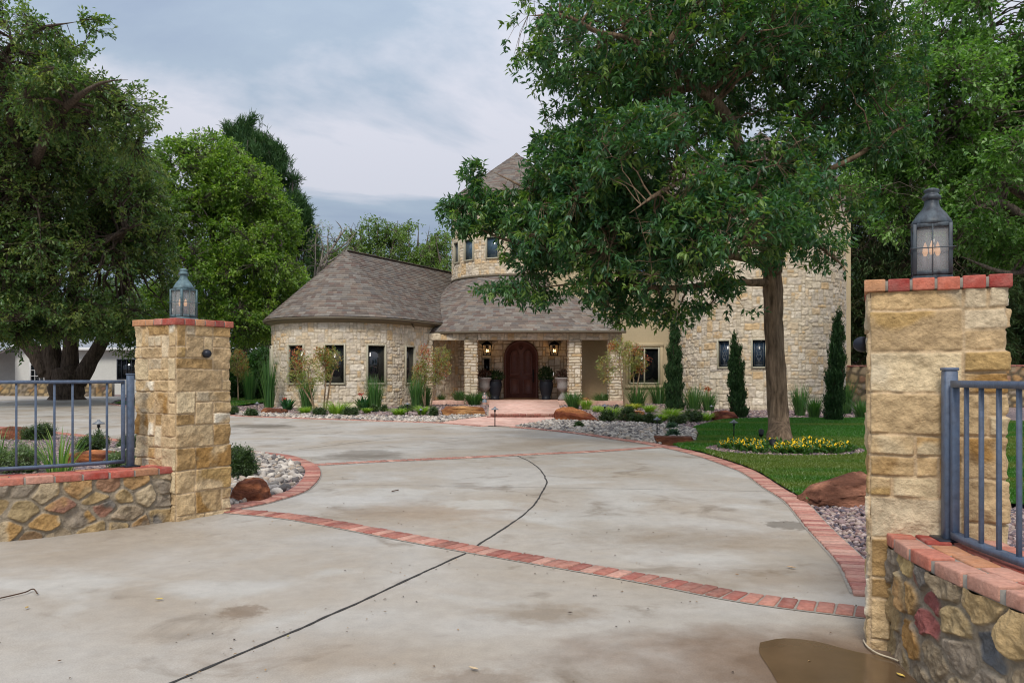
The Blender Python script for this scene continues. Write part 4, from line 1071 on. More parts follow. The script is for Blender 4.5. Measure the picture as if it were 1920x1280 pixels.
far_wall((11.6, 30.2), (21.5, 28.6), 1.55, 'rubble stone boundary wall joining the right side of the house', 81, zb=.2)
# neighbour's low wall
NY = 44.0
far_wall((-36, NY - 1), (-21.5, NY - 1), .8, 'low stone garden wall in front of the white neighbouring house', 82, res=.1, zb=.28)

# neighbour's house
nb = empty('neighbour_house', (-28, 49, 0), 'low white neighbouring house with a pale grey roof seen behind the big oak trunk', 'house')
Y = 48.0
def nx(px): return (px - HX) / F * Y
def nzv(py): return EYE + (HY - py) / F * Y
mb = MB(); holes = [(nx(56), nx(84), nzv(715), nzv(673)), (nx(219), nx(256), nzv(711), nzv(673))]
wallbox(mb, nx(28), nx(420), Y, .2, nzv(655) + .25, holes)
mb.add([(nx(28), Y, .2), (nx(28), Y + 8, .2), (nx(28), Y + 8, 3.2), (nx(28), Y, 3.2)], np.array([[0, 1, 2, 3]]))
# gable
mb.add([(nx(24), Y - .001, nzv(656)), (nx(98), Y - .001, nzv(656)), (nx(61), Y - .001, nzv(636))], np.array([[0, 1, 2]]))
box2(mb, (nx(-260), Y + 1.2, .2), (nx(27), Y + 1.4, 3.0)); mb.build('wall', M['white'], nb)
mb = MB()
def quad(mb, *p): mb.add(p, np.array([[0, 1, 2, 3]]))
zr = nzv(600)
quad(mb, (nx(95), Y - .5, nzv(653)), (nx(425), Y - .5, nzv(653)), (nx(425), Y + 4, zr), (nx(95), Y + 4, zr))
quad(mb, (nx(-260), Y - 1.6, nzv(662)), (nx(26), Y - 1.6, nzv(662)), (nx(26), Y + 4, nzv(612)), (nx(-260), Y + 4, nzv(612)))
xa, xb, xm = nx(10), nx(112), nx(61)
quad(mb, (xa, Y - .5, nzv(660)), (xm, Y - .5, nzv(633)), (xm, Y + 5, nzv(633)), (xa, Y + 5, nzv(660)))
quad(mb, (xm, Y - .5, nzv(633)), (xb, Y - .5, nzv(660)), (xb, Y + 5, nzv(660)), (xm, Y + 5, nzv(633)))
mb.build('roof', M['greyroof'], nb)
mb = MB()
for a, b in (((xa, nzv(660)), (xm, nzv(633))), ((xm, nzv(633)), (xb, nzv(660)))): tube(mb, [(a[0], Y - .52, a[1] - .06), (b[0], Y - .52, b[1] - .06)], .07, 4)
box2(mb, (nx(100), Y - .55, nzv(657)), (nx(425), Y - .5, nzv(652))); box2(mb, (nx(-260), Y - 1.65, nzv(666)), (nx(26), Y - 1.55, nzv(661)))
mb.build('fascia', M['whitetrim'], nb)
for h, lab in zip(holes, ('window with white glazing bars', 'dark wide window')):
    f = MB(); x0, x1, z0, z1 = h
    for a, b in (((x0, z0), (x1, z0 + .06)), ((x0, z1 - .06), (x1, z1)), ((x0, z0 + .06), (x0 + .06, z1 - .06)), ((x1 - .06, z0 + .06), (x1, z1 - .06))): box2(f, (a[0], Y - .03, a[1]), (b[0], Y + .05, b[1]), .003)
    n_ = 2 if lab[0] == 'w' else 3
    for k in range(1, n_ + 1): xx = x0 + (x1 - x0) * k / (n_ + 1); box2(f, (xx - .015, Y - .01, z0 + .06), (xx + .015, Y + .02, z1 - .06), .002)
    if lab[0] == 'w':
        for k in range(1, 4): zq = z0 + (z1 - z0) * k / 4; box2(f, (x0 + .06, Y - .015, zq - .015), (x1 - .06, Y + .015, zq + .015), .002)
    w_ = f.build('window', M['whitetrim'] if lab[0] == 'w' else M['dkmetal'], nb); w_['label'] = lab
    g_ = MB(); box2(g_, (x0, Y + .06, z0), (x1, Y + .08, z1), 0); g_.build('pane', M['glass'], w_)
mb = MB(); px_ = nx(8); y_ = Y - 1.4
for s in (-.22, .22): tube(mb, [(px_ + s, y_, .3), (px_ + s, y_, 2.65)], .025, 5)
for k in range(9):
    z = .45 + k * .26; tube(mb, [(px_ + .2 * math.sin(t), y_, z + .11 * math.cos(t)) for t in np.linspace(0, 2 * PI, 9)], .018, 4, cap=False)
    tube(mb, [(px_ - .2, y_, z - .12), (px_ + .2, y_, z + .12)], .014, 4)
mb.build('iron_porch_post', M['whitetrim'], nb)
# ------------------------------------------------------------------ foliage
def rvec(n, rg):
    return unit(rg.normal(size=(n, 3)))
def leaves(mb, P, A, N, L, Wd, col, fold=.25):
    """folded rhombic leaves: base P, axis A, normal N"""
    n = len(P); S = unit(np.cross(A, N)); N = np.cross(S, A)
    L = np.broadcast_to(L, (n,))[:, None]; Wd = np.broadcast_to(Wd, (n,))[:, None]
    m = P + A * L * .45
    V = np.stack([P, m + S * Wd / 2 + N * Wd * fold, P + A * L - N * L * .08, m - S * Wd / 2 + N * Wd * fold], 1).reshape(-1, 3)
    i = np.arange(n) * 4
    mb.add(V, [np.stack([i, i + 1, i + 2], -1), np.stack([i, i + 2, i + 3], -1)], np.repeat(col, 4, axis=0))
def palcol(pal, k, rg, var=.15):
    pal = np.array(pal); c = pal[rg.integers(len(pal), size=k)]
    return c * (1 + var * rg.uniform(-1, 1, (k, 1)))
def nearest(Pq, Pt, bias=None):
    out = np.empty(len(Pq), int)
    for a in range(0, len(Pq), 400):
        d = ((Pq[a:a + 400, None] - Pt[None]) ** 2).sum(-1)
        if bias is not None: d = d + bias[None]
        out[a:a + 400] = d.argmin(1)
    return out
def curve(a, b, n, sag, rg, wob=.06):
    t = np.linspace(0, 1, n)[:, None]; L = np.linalg.norm(b - a)
    return a + (b - a) * t + np.array([0, 0, 1.0]) * (sag * L) * (t * (1 - t) * 4) + (rg.normal(size=(n, 3)) * wob * L * .3) * np.sin(t * PI)
def tree(name, label, base, limbs, blobs, nshoot, leafL, leafW, pal, seed, barkcol=(.10, .075, .055), per=14, slen=.3, nsec=120, group=None, droop=.25, shell=.6,
         clump=.42, cscale=.9, leafmat='leaf', twig=.007, up=0.0, secr=.035, cat='tree', spread=.9, trunkn=10, star=0, zmin=None, barkjit=.12, ends=0.0):
    """limbs: list of (points, radii); blobs: (centre xyz, radii xyz, weight)"""
    rg = np.random.default_rng(seed)
    t = empty(name, base, label, cat, group)
    wd = MB(); LP, LR = [], []
    bc = np.array(barkcol)
    for P, r in limbs:
        P = np.asarray(P, float); k = max(3, len(P)); s = np.linspace(0, 1, len(P))
        Q = smooth_path(P, max(.12, np.linalg.norm(P[-1] - P[0]) / 26))
        d = np.r_[0, np.cumsum(np.linalg.norm(np.diff(P, axis=0), axis=1))]; dq = np.linspace(0, d[-1], len(Q)); rr = np.interp(dq, d, np.asarray(r, float))
        if len(LP): rr = rr * np.clip(np.linspace(0, 1, len(rr))[::-1] * 5 + .12, 0, 1)
        tube(wd, Q, rr, trunkn, col=bc, jit=barkjit); LP.append(Q); LR.append(rr)
    LPa = np.concatenate(LP); LRa = np.concatenate(LR)
    w = np.array([b[2] if len(b) > 2 else b[1][0] * b[1][1] * b[1][2] for b in blobs], float); w /= w.sum()
    S = []
    tot = 0
    while tot < nshoot:
        k = rg.choice(len(blobs), size=nshoot, p=w); C_ = np.array([blobs[i][0] for i in k]); Rr = np.array([blobs[i][1] for i in k])
        p = C_ + rvec(nshoot, rg) * (rg.random((nshoot, 1)) ** (1 / 3 * (1 - shell) + shell * .12)) * Rr
        q = fbm(p * cscale + seed * 7.7, 3, seed)
        ok = q > clump
        if zmin is not None: ok &= p[:, 2] > zmin
        p = p[ok]; S.append(p); tot += len(p)
    S = np.concatenate(S)[:nshoot]
    # secondary branches
    use = LRa < LRa.max() * .97
    Lp, Lr = (LPa[use], LRa[use]) if use.sum() > 5 else (LPa, LRa)
    sec = S[rg.choice(len(S), size=min(nsec, len(S)), replace=False)]
    ni = nearest(sec, Lp, (Lr * 2) ** 2 * 4)
    SP_ = [Lp]
    for p, i in zip(sec, ni):
        if np.linalg.norm(p - Lp[i]) < .05: continue
        c = curve(Lp[i], p, 8, .10 + up, rg, .1); r0 = min(Lr[i] * .55, secr * (.5 + np.linalg.norm(p - Lp[i]) * .35))
        tube(wd, c, np.linspace(r0, twig * 1.2, 8), 5, col=bc, cap=False); SP_.append(c[1:])
    SPa = np.concatenate(SP_)
    ni = nearest(S, SPa); A0 = SPa[ni]
    dvec = S - A0; dl = np.linalg.norm(dvec, axis=1)
    if twig > 0:
        m = len(S); mid = (A0 + S) / 2 + [0, 0, .06] * dl[:, None] + rg.normal(size=(m, 3)) * .05 * dl[:, None]
        T = unit(dvec); Bq = unit(np.cross(T, rg.normal(size=(m, 3)))); Cq = np.cross(T, Bq)
        rings = []
        for c, r in ((A0, twig), (mid, twig * .8), (S, twig * .5)):
            for a in (0, 2.09, 4.19): rings.append(c + (Bq * math.cos(a) + Cq * math.sin(a)) * r)
        V = np.stack(rings, 1).reshape(-1, 3); b = (np.arange(m) * 9)[:, None]
        fs = []
        for r in (0, 3):
            for a in range(3): fs.append(np.concatenate([b + r + a, b + r + (a + 1) % 3, b + r + 3 + (a + 1) % 3, b + r + 3 + a], 1))
        wd.add(V, [np.concatenate(fs)], bc)
    wd.build('trunk', M['bark'], t, smooth=True)
    # leaves along shoots
    lf = MB(); m = len(S)
    D = unit(unit(dvec) * spread + rvec(m, rg) * .55 + np.array([0, 0, up * 1.5 - droop * .4]))
    k = np.repeat(np.arange(m), per); u = np.tile(np.linspace(-.45, .55, per), m) + rg.normal(size=m * per) * .06
    if star: u = np.tile(np.repeat(np.linspace(-.35, .5, star), int(np.ceil(per / star)))[:per], m) + rg.normal(size=m * per) * .03
    P = S[k] + D[k] * (u * slen)[:, None] + rg.normal(size=(m * per, 3)) * slen * .06
    ax = unit(D[k] * .7 + rvec(m * per, rg) * .85 + np.array([0, 0, -droop]))
    if star: ax = unit(D[k] * .55 + unit(np.cross(D[k], rvec(m * per, rg))) * 1.0 + np.array([0, 0, -droop]))
    nn = unit(rvec(m * per, rg) * .7 + np.array([0, 0, 1.0]))
    base_c = palcol(pal, m, rg, .1)[k] * rg.uniform(.8, 1.2, (m * per, 1))
    leaves(lf, P, ax, nn, leafL * rg.uniform(.65, 1.2, m * per), leafW * rg.uniform(.75, 1.2, m * per), base_c)
    lf.build('crown', M[leafmat], t)
    return t
def B(px, py, y, rx, ry, rz, w=None):
    c = W(px, py, y); s = y / F
    r = (rx * s, rz, ry * s)
    return (c, r, (w if w is not None else 1) * r[0] * r[1] * r[2] ** .8)
def Lm(pts, r):
    return ([W(*p) for p in pts], r)
# --- the big tree on the lawn
G1 = [lin(78, 114, 68), lin(66, 102, 64), lin(90, 126, 78), lin(70, 110, 78), lin(108, 134, 66), lin(56, 90, 60)]
hb = gp(1463, 838)
limbs = [([hb + [0, 0, -.1], hb + [0, 0, .12], W(1460, 790, 14.3), W(1455, 700, 14.3), W(1451, 620, 14.3), W(1450, 560, 14.3), W(1447, 505, 14.3)], [.27, .22, .185, .168, .16, .17, .16]),
         Lm([(1447, 515, 14.3), (1440, 430, 14.1), (1397, 316, 13.8), (1362, 219, 13.6), (1306, 162, 13.3), (1265, 134, 13.1), (1228, 94, 12.9), (1181, 72, 12.7), (1150, 0, 12.5)], [.17, .15, .125, .11, .09, .08, .07, .055, .035]),
         Lm([(1450, 510, 14.3), (1456, 361, 14.6), (1482, 295, 14.8), (1508, 230, 15), (1557, 193, 15.2), (1610, 154, 15.4), (1630, 92, 15.6), (1679, 20, 15.8)], [.16, .13, .115, .1, .08, .065, .05, .035]),
         Lm([(1508, 230, 15), (1480, 170, 14.8), (1449, 141, 14.6), (1416, 115, 14.4), (1400, 20, 14.3)], [.09, .07, .06, .05, .03]),
         Lm([(1460, 358, 14.6), (1531, 328, 14.5), (1597, 298, 14.3), (1679, 246, 14.2), (1740, 220, 14)], [.07, .055, .045, .03, .02]),
         Lm([(1181, 72, 12.7), (1119, 59, 12.9), (1060, 30, 13), (990, 30, 13.1)], [.05, .04, .03, .018]),
         Lm([(1306, 162, 13.3), (1230, 180, 13.6), (1130, 220, 14), (1030, 270, 14.3)], [.07, .05, .035, .02]),
         Lm([(1445, 500, 14.3), (1380, 480, 13.9), (1272, 485, 13.5), (1180, 470, 13.4), (1060, 470, 13.6), (950, 450, 13.9), (860, 410, 14.1)], [.1, .075, .06, .05, .04, .03, .018]),
         Lm([(1445, 530, 14.3), (1370, 530, 13.9), (1250, 540, 13.6), (1120, 530, 13.8), (1000, 540, 14)], [.08, .055, .045, .03, .018]),
         Lm([(1180, 470, 13.4), (1080, 400, 13.4), (980, 350, 13.6), (920, 320, 13.8)], [.04, .03, .022, .015]),
         Lm([(1455, 470, 14.3), (1510, 450, 13.7), (1560, 480, 13.2), (1590, 510, 13)], [.06, .04, .025, .015]),
         Lm([(1397, 316, 13.8), (1330, 320, 12.8), (1240, 360, 11.9), (1180, 400, 11.5)], [.07, .05, .035, .02]),
         Lm([(1440, 430, 14.1), (1400, 400, 13), (1370, 400, 12), (1330, 430, 11.4)], [.07, .05, .035, .02])]
blobs = [B(1240, 330, 13.0, 210, 120, 1.9, 1.5), B(1130, 430, 13.4, 190, 100, 1.3, 1.4), B(1025, 450, 13.9, 100, 75, .8), B(890, 400, 14, 65, 30, .5, 2.6), B(900, 424, 14, 60, 14, .4, 3), B(925, 345, 14, 50, 35, .45, 2.2), B(850, 385, 14.1, 32, 16, .3, 3), B(890, 325, 14, 22, 22, .3, 3), B(985, 345, 14, 40, 40, .5, 1.8),
         B(980, 380, 13.9, 60, 50, .6, 1.2), B(975, 250, 14, 45, 45, .5, 2.2), B(1060, 220, 13.9, 60, 90, .8, 1.2), B(1110, 110, 13.3, 150, 110, 1.5), B(1000, 60, 13.1, 60, 80, .8, 2), B(1330, 110, 14, 230, 120, 2.4), B(1520, 110, 15, 130, 130, 1.8, .9), B(1640, 150, 15, 90, 150, 1.2, .7),
         B(1430, 330, 12.9, 130, 120, 1.5, 1.1), B(1350, 450, 12.6, 160, 90, 1.8, 1.5), B(1230, 530, 13.3, 160, 65, 1.2, 1.3), B(1050, 545, 13.8, 130, 35, .7, 1.3), B(930, 540, 14, 45, 16, .35, 1.6), B(1130, 590, 13.8, 60, 22, .5, 1.3), B(1170, 600, 13.9, 30, 18, .4, 1.4), B(1270, 590, 13.8, 45, 30, .5, 1.3), B(1360, 560, 13.3, 75, 40, .7, 1.2), B(1400, 520, 12.8, 80, 50, .7, 1.1),
         B(1540, 470, 13.2, 60, 30, .5, 1.2), B(1560, 500, 13, 30, 14, .3, 1.5), B(1560, 330, 14.4, 130, 110, 1.1, 1.4), B(1690, 260, 14.2, 70, 50, .8, .8), B(1330, -90, 14, 420, 110, 2.5, .55), B(1080, 330, 13.6, 110, 100, 1.1, 1.2)]
tree('lawn_tree', 'tall broadleaf tree with long glossy leaves growing from the ring of yellow pansies', hb, limbs, blobs, 9800, .13, .046, G1, 3, barkcol=lin(124, 105, 86), per=14, star=3, slen=.24, nsec=420, droop=.3, clump=.43, cscale=1.0, twig=.005, shell=.3, trunkn=26, barkjit=.22)
# --- live oak at the left
G2 = [lin(94, 120, 66), lin(80, 106, 58), lin(112, 132, 78), lin(86, 116, 72), lin(128, 140, 80)]
ob = W(125, 744, 36.0); ob[2] = .28
def O(px, py, y=36): return (px, py, y)
limbs = [([ob + [0, 0, -.2], ob + [0, 0, .1], W(125, 705, 36), W(122, 690, 36)], [.9, .76, .68, .62]),
         Lm([O(108, 715), O(100, 680), O(95, 640), O(80, 560), O(60, 470), O(30, 380), O(0, 300)], [.5, .42, .38, .33, .28, .22, .14]),
         Lm([O(130, 715), O(131, 680), O(133, 640), O(140, 540), O(150, 430), O(130, 300), O(110, 180)], [.46, .36, .33, .29, .24, .18, .1]),
         Lm([O(145, 715), O(165, 685), O(185, 650), O(215, 590), O(250, 500), O(270, 420), O(260, 330)], [.42, .34, .3, .26, .2, .15, .08]),
         Lm([O(90, 700), O(72, 670), O(50, 645), O(10, 625, 35), O(-60, 610, 34)], [.42, .36, .32, .26, .2]),
         Lm([O(100, 600, 36), O(90, 480, 32), O(60, 350, 28), O(100, 230, 25), O(180, 160, 23), O(240, 150, 22)], [.3, .26, .2, .14, .09, .05]),
         Lm([O(60, 350, 28), O(20, 220, 26), O(0, 120, 25), O(60, 60, 24), O(150, 40, 23)], [.18, .14, .1, .06, .03]),
         Lm([O(140, 520), O(200, 470, 32), O(240, 430, 29), O(270, 420, 28)], [.22, .16, .1, .05])]
blobs = [B(60, 330, 30, 200, 180, 5), B(180, 350, 31, 110, 130, 4.5), B(120, 500, 31, 190, 100, 5.5), B(235, 480, 32, 75, 110, 4), B(40, 180, 27, 150, 80, 3.5), B(130, 175, 24.2, 90, 42, 1.6, 2), B(205, 165, 23, 45, 25, .9, 2.5), B(40, 90, 24.4, 90, 60, 2, 1.5), B(210, 590, 31, 60, 50, 2.5, 1.2), B(20, 620, 30, 70, 30, 2), B(160, 225, 25, 110, 60, 2.5), B(230, 200, 24.5, 60, 45, 1.8), B(0, 60, 25, 90, 60, 2), B(180, 45, 23.5, 28, 12, .6, 3), B(110, 85, 24, 70, 22, 1, 1.2),
         B(255, 270, 26, 40, 50, 2), B(270, 370, 30, 45, 80, 3), B(265, 560, 32, 50, 70, 3.2), B(120, 600, 31, 180, 42, 4.5, 1.2), B(235, 625, 33, 70, 45, 3), B(60, 590, 30, 140, 45, 4.5), B(-60, 400, 30, 120, 250, 5), B(15, 655, 29, 26, 30, 1.2), B(75, 640, 29, 22, 16, 1)]
tree('live_oak', 'big dark live oak with several thick trunks filling the left side above the railing', ob, limbs, blobs, 23000, .15, .072, G2, 5, barkcol=lin(96, 84, 74) * .8, per=9, slen=.42, nsec=420, droop=.15, clump=.43, cscale=.5, twig=.012, secr=.07, shell=.3, trunkn=18, barkjit=.25)
# --- light green tree
G3 = [lin(112, 142, 56), lin(94, 126, 50), lin(134, 158, 66), lin(84, 114, 48), lin(122, 148, 70)]
b = W(455, 742, 43); b[2] = .3
limbs = [([b, W(455, 690, 43), W(450, 620, 43)], [.4, .32, .3]), Lm([(450, 630, 43), (420, 520, 43), (390, 400, 43), (400, 300, 43)], [.28, .22, .14, .06]), Lm([(452, 620, 43), (480, 500, 43), (500, 400, 43), (490, 320, 43)], [.26, .2, .12, .05]),
         Lm([(450, 600, 43), (520, 540, 43), (560, 500, 42)], [.18, .12, .05]), Lm([(430, 560, 43), (370, 520, 42), (330, 470, 41)], [.18, .12, .05])]
blobs = [B(400, 340, 43, 80, 85, 3.5), B(465, 375, 43, 60, 75, 3.5), B(350, 320, 42, 55, 60, 2.5), B(420, 450, 42, 110, 90, 4.5), B(515, 430, 43, 45, 70, 2.5), B(500, 530, 42, 75, 60, 3.5), B(370, 540, 41, 80, 80, 4), B(460, 600, 42, 90, 50, 3.5), B(560, 545, 43, 30, 25, 1.4), B(320, 420, 41, 50, 80, 3), B(385, 262, 43, 25, 18, 1.2)]
tree('green_tree', 'bright yellow-green leafy tree behind the left pillar lantern', b, limbs, blobs, 11500, .19, .10, G3, 8, barkcol=(.12, .1, .085), per=9, slen=.5, nsec=260, clump=.46, cscale=.45, twig=.014, secr=.06, shell=.4)
# conifer behind it
G4 = [lin(74, 106, 66), lin(62, 94, 60), lin(86, 116, 72)]
b = W(505, 742, 52); b[2] = .3
limbs = [([b, W(505, 600, 52), W(495, 450, 52), W(470, 330, 52), W(465, 245, 52)], [.5, .4, .3, .18, .05]), Lm([(500, 500, 52), (540, 430, 52), (550, 330, 52)], [.2, .14, .05]), Lm([(503, 600, 52), (560, 520, 52), (580, 420, 52)], [.22, .14, .05]), Lm([(504, 640, 52), (580, 580, 52), (590, 500, 52)], [.2, .1, .04])]
blobs = [B(x_, y_, 52, rx_, ry_, .3, 9) for x_, y_, rx_, ry_ in [(428, 266, 5, 30), (444, 262, 5, 24), (456, 250, 6, 22), (470, 246, 7, 24), (486, 250, 6, 22), (500, 264, 6, 24), (516, 284, 6, 24), (528, 306, 6, 26), (542, 330, 6, 28), (553, 362, 6, 30), (562, 400, 6, 34), (577, 420, 5, 30), (590, 470, 5, 30), (598, 505, 4, 22)]] + [B(468, 272, 52, 26, 18, .9, 1.6), B(490, 275, 52, 18, 22, .8, 1.6), B(430, 250, 52, 6, 14, .3, 6), B(510, 290, 52, 14, 18, .6, 2), B(525, 330, 52, 20, 35, 1, 1.5), B(545, 365, 52, 14, 40, .8, 2), B(555, 430, 52, 22, 60, 1.2, 1.4), B(575, 430, 52, 8, 35, .5, 4), B(585, 480, 52, 8, 30, .4, 5), B(575, 540, 52, 25, 50, 1.2, 1.5), B(520, 450, 52, 50, 90, 2.5), B(560, 620, 52, 40, 60, 2), B(470, 320, 52, 50, 50, 2)]
tree('conifer', 'tall dark conifer with spiky upright tips rising behind the yellow-green tree', b, limbs, blobs, 6000, .42, .045, G4, 9, barkcol=(.11, .095, .08), per=12, slen=.7, nsec=160, up=.5, droop=-.5, clump=.36, cscale=.5, leafmat='needle', twig=.015, shell=.1)
# leaning, nearly bare tree
b = W(560, 742, 46); b[2] = .3
limbs = [([b, W(565, 650, 46), W(575, 570, 46), W(600, 500, 46), W(630, 455, 46), W(650, 425, 46)], [.22, .18, .14, .1, .06, .025])]
for q in [((575, 570), (590, 510), (592, 450), (600, 415)), ((600, 500), (605, 460), (590, 430)), ((585, 545), (560, 500), (555, 465)), ((600, 500), (640, 475), (665, 440)), ((630, 455), (640, 430), (628, 412)), ((615, 478), (650, 455), (672, 428)), ((590, 520), (612, 490), (615, 440), (620, 420))]:
    limbs.append(Lm([(x, y, 46 + R.uniform(-.4, .4)) for x, y in q], list(np.linspace(.06, .015, len(q)))))
tree('bare_tree', 'thin leaning tree with bare grey branches left of the round wing roof', b, limbs, [B(610, 470, 46, 50, 55, 1.5), B(575, 530, 46, 30, 30, 1)], 260, .12, .06, G3, 10, barkcol=(.26, .23, .2), per=2, slen=.3, nsec=90, twig=.012, clump=.2)
# trees behind the wing
for i, (px, top, wd_, lab, Yd) in enumerate([(625, 450, 40, 'small pale green tree just above the left slope of the wing roof', 56), (700, 398, 55, 'airy green tree with upright stems above the peak of the wing roof', 58), (775, 405, 60, 'airy green tree with pale foliage above the middle of the wing ridge', 59), (845, 425, 55, 'green tree partly hidden by the upper windows of the entrance tower', 57)]):
    b = W(px, 742, Yd); b[2] = .3
    lm = [([b, W(px, 640, Yd), W(px, 560, Yd)], [.25, .2, .17])]
    for k in range(6):
        dx = (k - 2.5) * wd_ * .3; lm.append(Lm([(px, 600, Yd), (px + dx * .5, 530, Yd), (px + dx, top + 40, Yd), (px + dx * 1.15, top + 8 + abs(dx) * .3, Yd)], [.12, .09, .05, .02]))
    bl = [B(px + (k - 2.5) * wd_ * .33, top + 45 + abs(k - 2.5) * 9, Yd + R.uniform(-1, 1), wd_ * .28, 42, 1.3) for k in range(6)] + [B(px, top + 110, Yd, wd_, 50, 3), B(px, 560, Yd, wd_, 50, 3)]
    tree('airy_tree', lab, b, lm, bl, 2600, .22, .11, [lin(104, 128, 66), lin(88, 114, 58), lin(122, 142, 84)], 20 + i, barkcol=(.13, .11, .09), per=6, slen=.55, nsec=110, up=.25, clump=.42, cscale=.5, twig=.014, shell=.2)
# right side: light green tree with thick limbs
G5 = [lin(104, 142, 70), lin(88, 126, 60), lin(124, 158, 88), lin(110, 144, 86), lin(80, 114, 56)]
b = W(2080, 790, 20); b[2] = .14
limbs = [([b, W(2070, 650, 20), W(2040, 540, 20)], [.4, .34, .3]), Lm([(2050, 560, 20), (1960, 440, 19.5), (1900, 395, 19.2), (1870, 380, 19), (1800, 400, 18.8)], [.24, .16, .12, .1, .05]), Lm([(2040, 560, 20), (1960, 400, 20), (1890, 340, 20), (1850, 290, 20), (1800, 250, 20), (1740, 150, 20)], [.26, .17, .15, .13, .09, .05]),
         Lm([(1850, 290, 20), (1840, 200, 20), (1860, 80, 20), (1850, -20, 20)], [.1, .07, .05, .03]), Lm([(1960, 440, 19.5), (1930, 500, 19), (1880, 510, 18.6), (1800, 480, 18.4)], [.09, .07, .05, .03])]
blobs = [B(1740, 230, 20, 110, 130, 2.8), B(1680, 330, 19.5, 90, 80, 2.2), B(1800, 330, 19, 110, 90, 2.5), B(1880, 250, 20, 90, 90, 2.5), B(1750, 80, 20.5, 80, 80, 2.2), B(1890, 120, 20, 60, 40, 1.6), B(1900, 20, 20, 70, 30, 1.6, .8), B(1790, 430, 18.8, 80, 45, 1.5), B(1900, 440, 19, 60, 60, 1.6), B(1700, 400, 19.5, 60, 50, 1.4), B(2000, 250, 20, 90, 200, 3), B(1850, -80, 20, 160, 60, 2, .6)]
tree('shade_tree', 'bright green tree with grey limbs reaching in from the right above the near lantern', b, limbs, blobs, 9500, .13, .07, G5, 31, barkcol=lin(120, 108, 98) * .85, per=9, slen=.34, nsec=330, clump=.45, cscale=.8, twig=.008, shell=.3, trunkn=14)
bb = [B(1905, 60, 19.2, 14, 22, .25), B(1890, 110, 19.2, 10, 12, .2)]
# dark pines behind the right pillar
G6 = [lin(54, 76, 42), lin(44, 64, 38), lin(66, 84, 48), lin(74, 76, 50)]
for i, (px, Yd, lab) in enumerate([(1655, 40, 'dark dense pine between the stucco corner and the near pillar'), (1790, 38, 'dark dense pine directly behind the near lantern'), (1925, 40, 'dark dense pine at the right edge of the photo')]):
    b = W(px, 742, Yd); b[2] = .3
    lm = [([b, W(px, 500, Yd), W(px + 5, 320, Yd)], [.35, .25, .1])] + [Lm([(px, 700 - k * 50, Yd), (px + (70 if k % 2 else -70), 680 - k * 52, Yd - 1)], [.1, .03]) for k in range(8)]
    tree('pine', lab, b, lm, [B(px, 420, Yd, 90, 110, 3), B(px, 560, Yd, 95, 110, 3), B(px, 660, Yd, 95, 50, 3)], 4200, .34, .05, G6, 40 + i, barkcol=(.06, .045, .035), per=12, slen=.6, nsec=130, clump=.36, cscale=.6, leafmat='needle', twig=.014, droop=.2, shell=.2)
# background tree belt so that no bare horizon shows
lf = MB(); rg = np.random.default_rng(77)
n = 70000; x = rg.uniform(-75, 75, n); y = 66 + rg.uniform(-3, 5, n) ; hmax = 5.5 + 5.5 * fbm(np.c_[x * .12, 0 * x, 0 * x], 3, 4)
z = .3 + (hmax - .3) * rg.random(n) ** .7
leaves(lf, np.c_[x, y, z], unit(rvec(n, rg) + [0, 0, -.1]), unit(rvec(n, rg) * .6 + [0, -.4, 1.0]), rg.uniform(.4, .8, n), rg.uniform(.22, .4, n), palcol([lin(70, 92, 48), lin(56, 78, 42), lin(84, 104, 56)], n, rg))
o = lf.build('distant_woods', M['leaf']); tag(o, 'continuous dark green mass of far trees closing the horizon behind the houses', 'woods', kind='stuff')
# near dark planting under the left trees
def shrub(name, label, base, blobs, n, L_l, Wl, pal, seed, per=8, slen=.2, group=None, mat_='leaf', up=.2, cat='shrub', clump=.3, stem=(.08, .06, .045), nst=5, droop=.1, spread=.9, cs=2.0):
    base = np.array(base, float)
    lm = []
    rg = np.random.default_rng(seed)
    for k in range(nst):
        c, r = blobs[k % len(blobs)][:2]; e = np.array(c) + rvec(1, rg)[0] * np.array(r) * .4
        lm.append(([base + [rg.normal() * .04, rg.normal() * .04, -.02], (base + e) / 2 + [rg.normal() * .03, 0, .02], e], [.02, .014, .006]))
    return tree(name, label, base, lm, blobs, n, L_l, Wl, pal, seed, barkcol=stem, per=per, slen=slen, nsec=12, group=group, leafmat=mat_, up=up, cat=cat, clump=clump, cscale=cs, twig=.003, secr=.01, trunkn=5, droop=droop, spread=spread, shell=.35)
for i, (px, py, Yd, w_, h_, lab) in enumerate([(445, 742, 37, 38, 45, 'dark green bush left of the round wing, nearer the left pillar'), (492, 745, 36, 30, 50, 'dark green bush touching the left side of the round wing')]):
    b = W(px, py, Yd); b[2] = .3; r = w_ * Yd / F
    shrub('bush', lab, b, [(b + [0, 0, h_ * Yd / F * .9], (r, r, h_ * Yd / F), 1)], 1500, .11, .05, [lin(52, 88, 40), lin(44, 76, 36), lin(66, 104, 50)], 50 + i, per=8, slen=.3, nst=6)
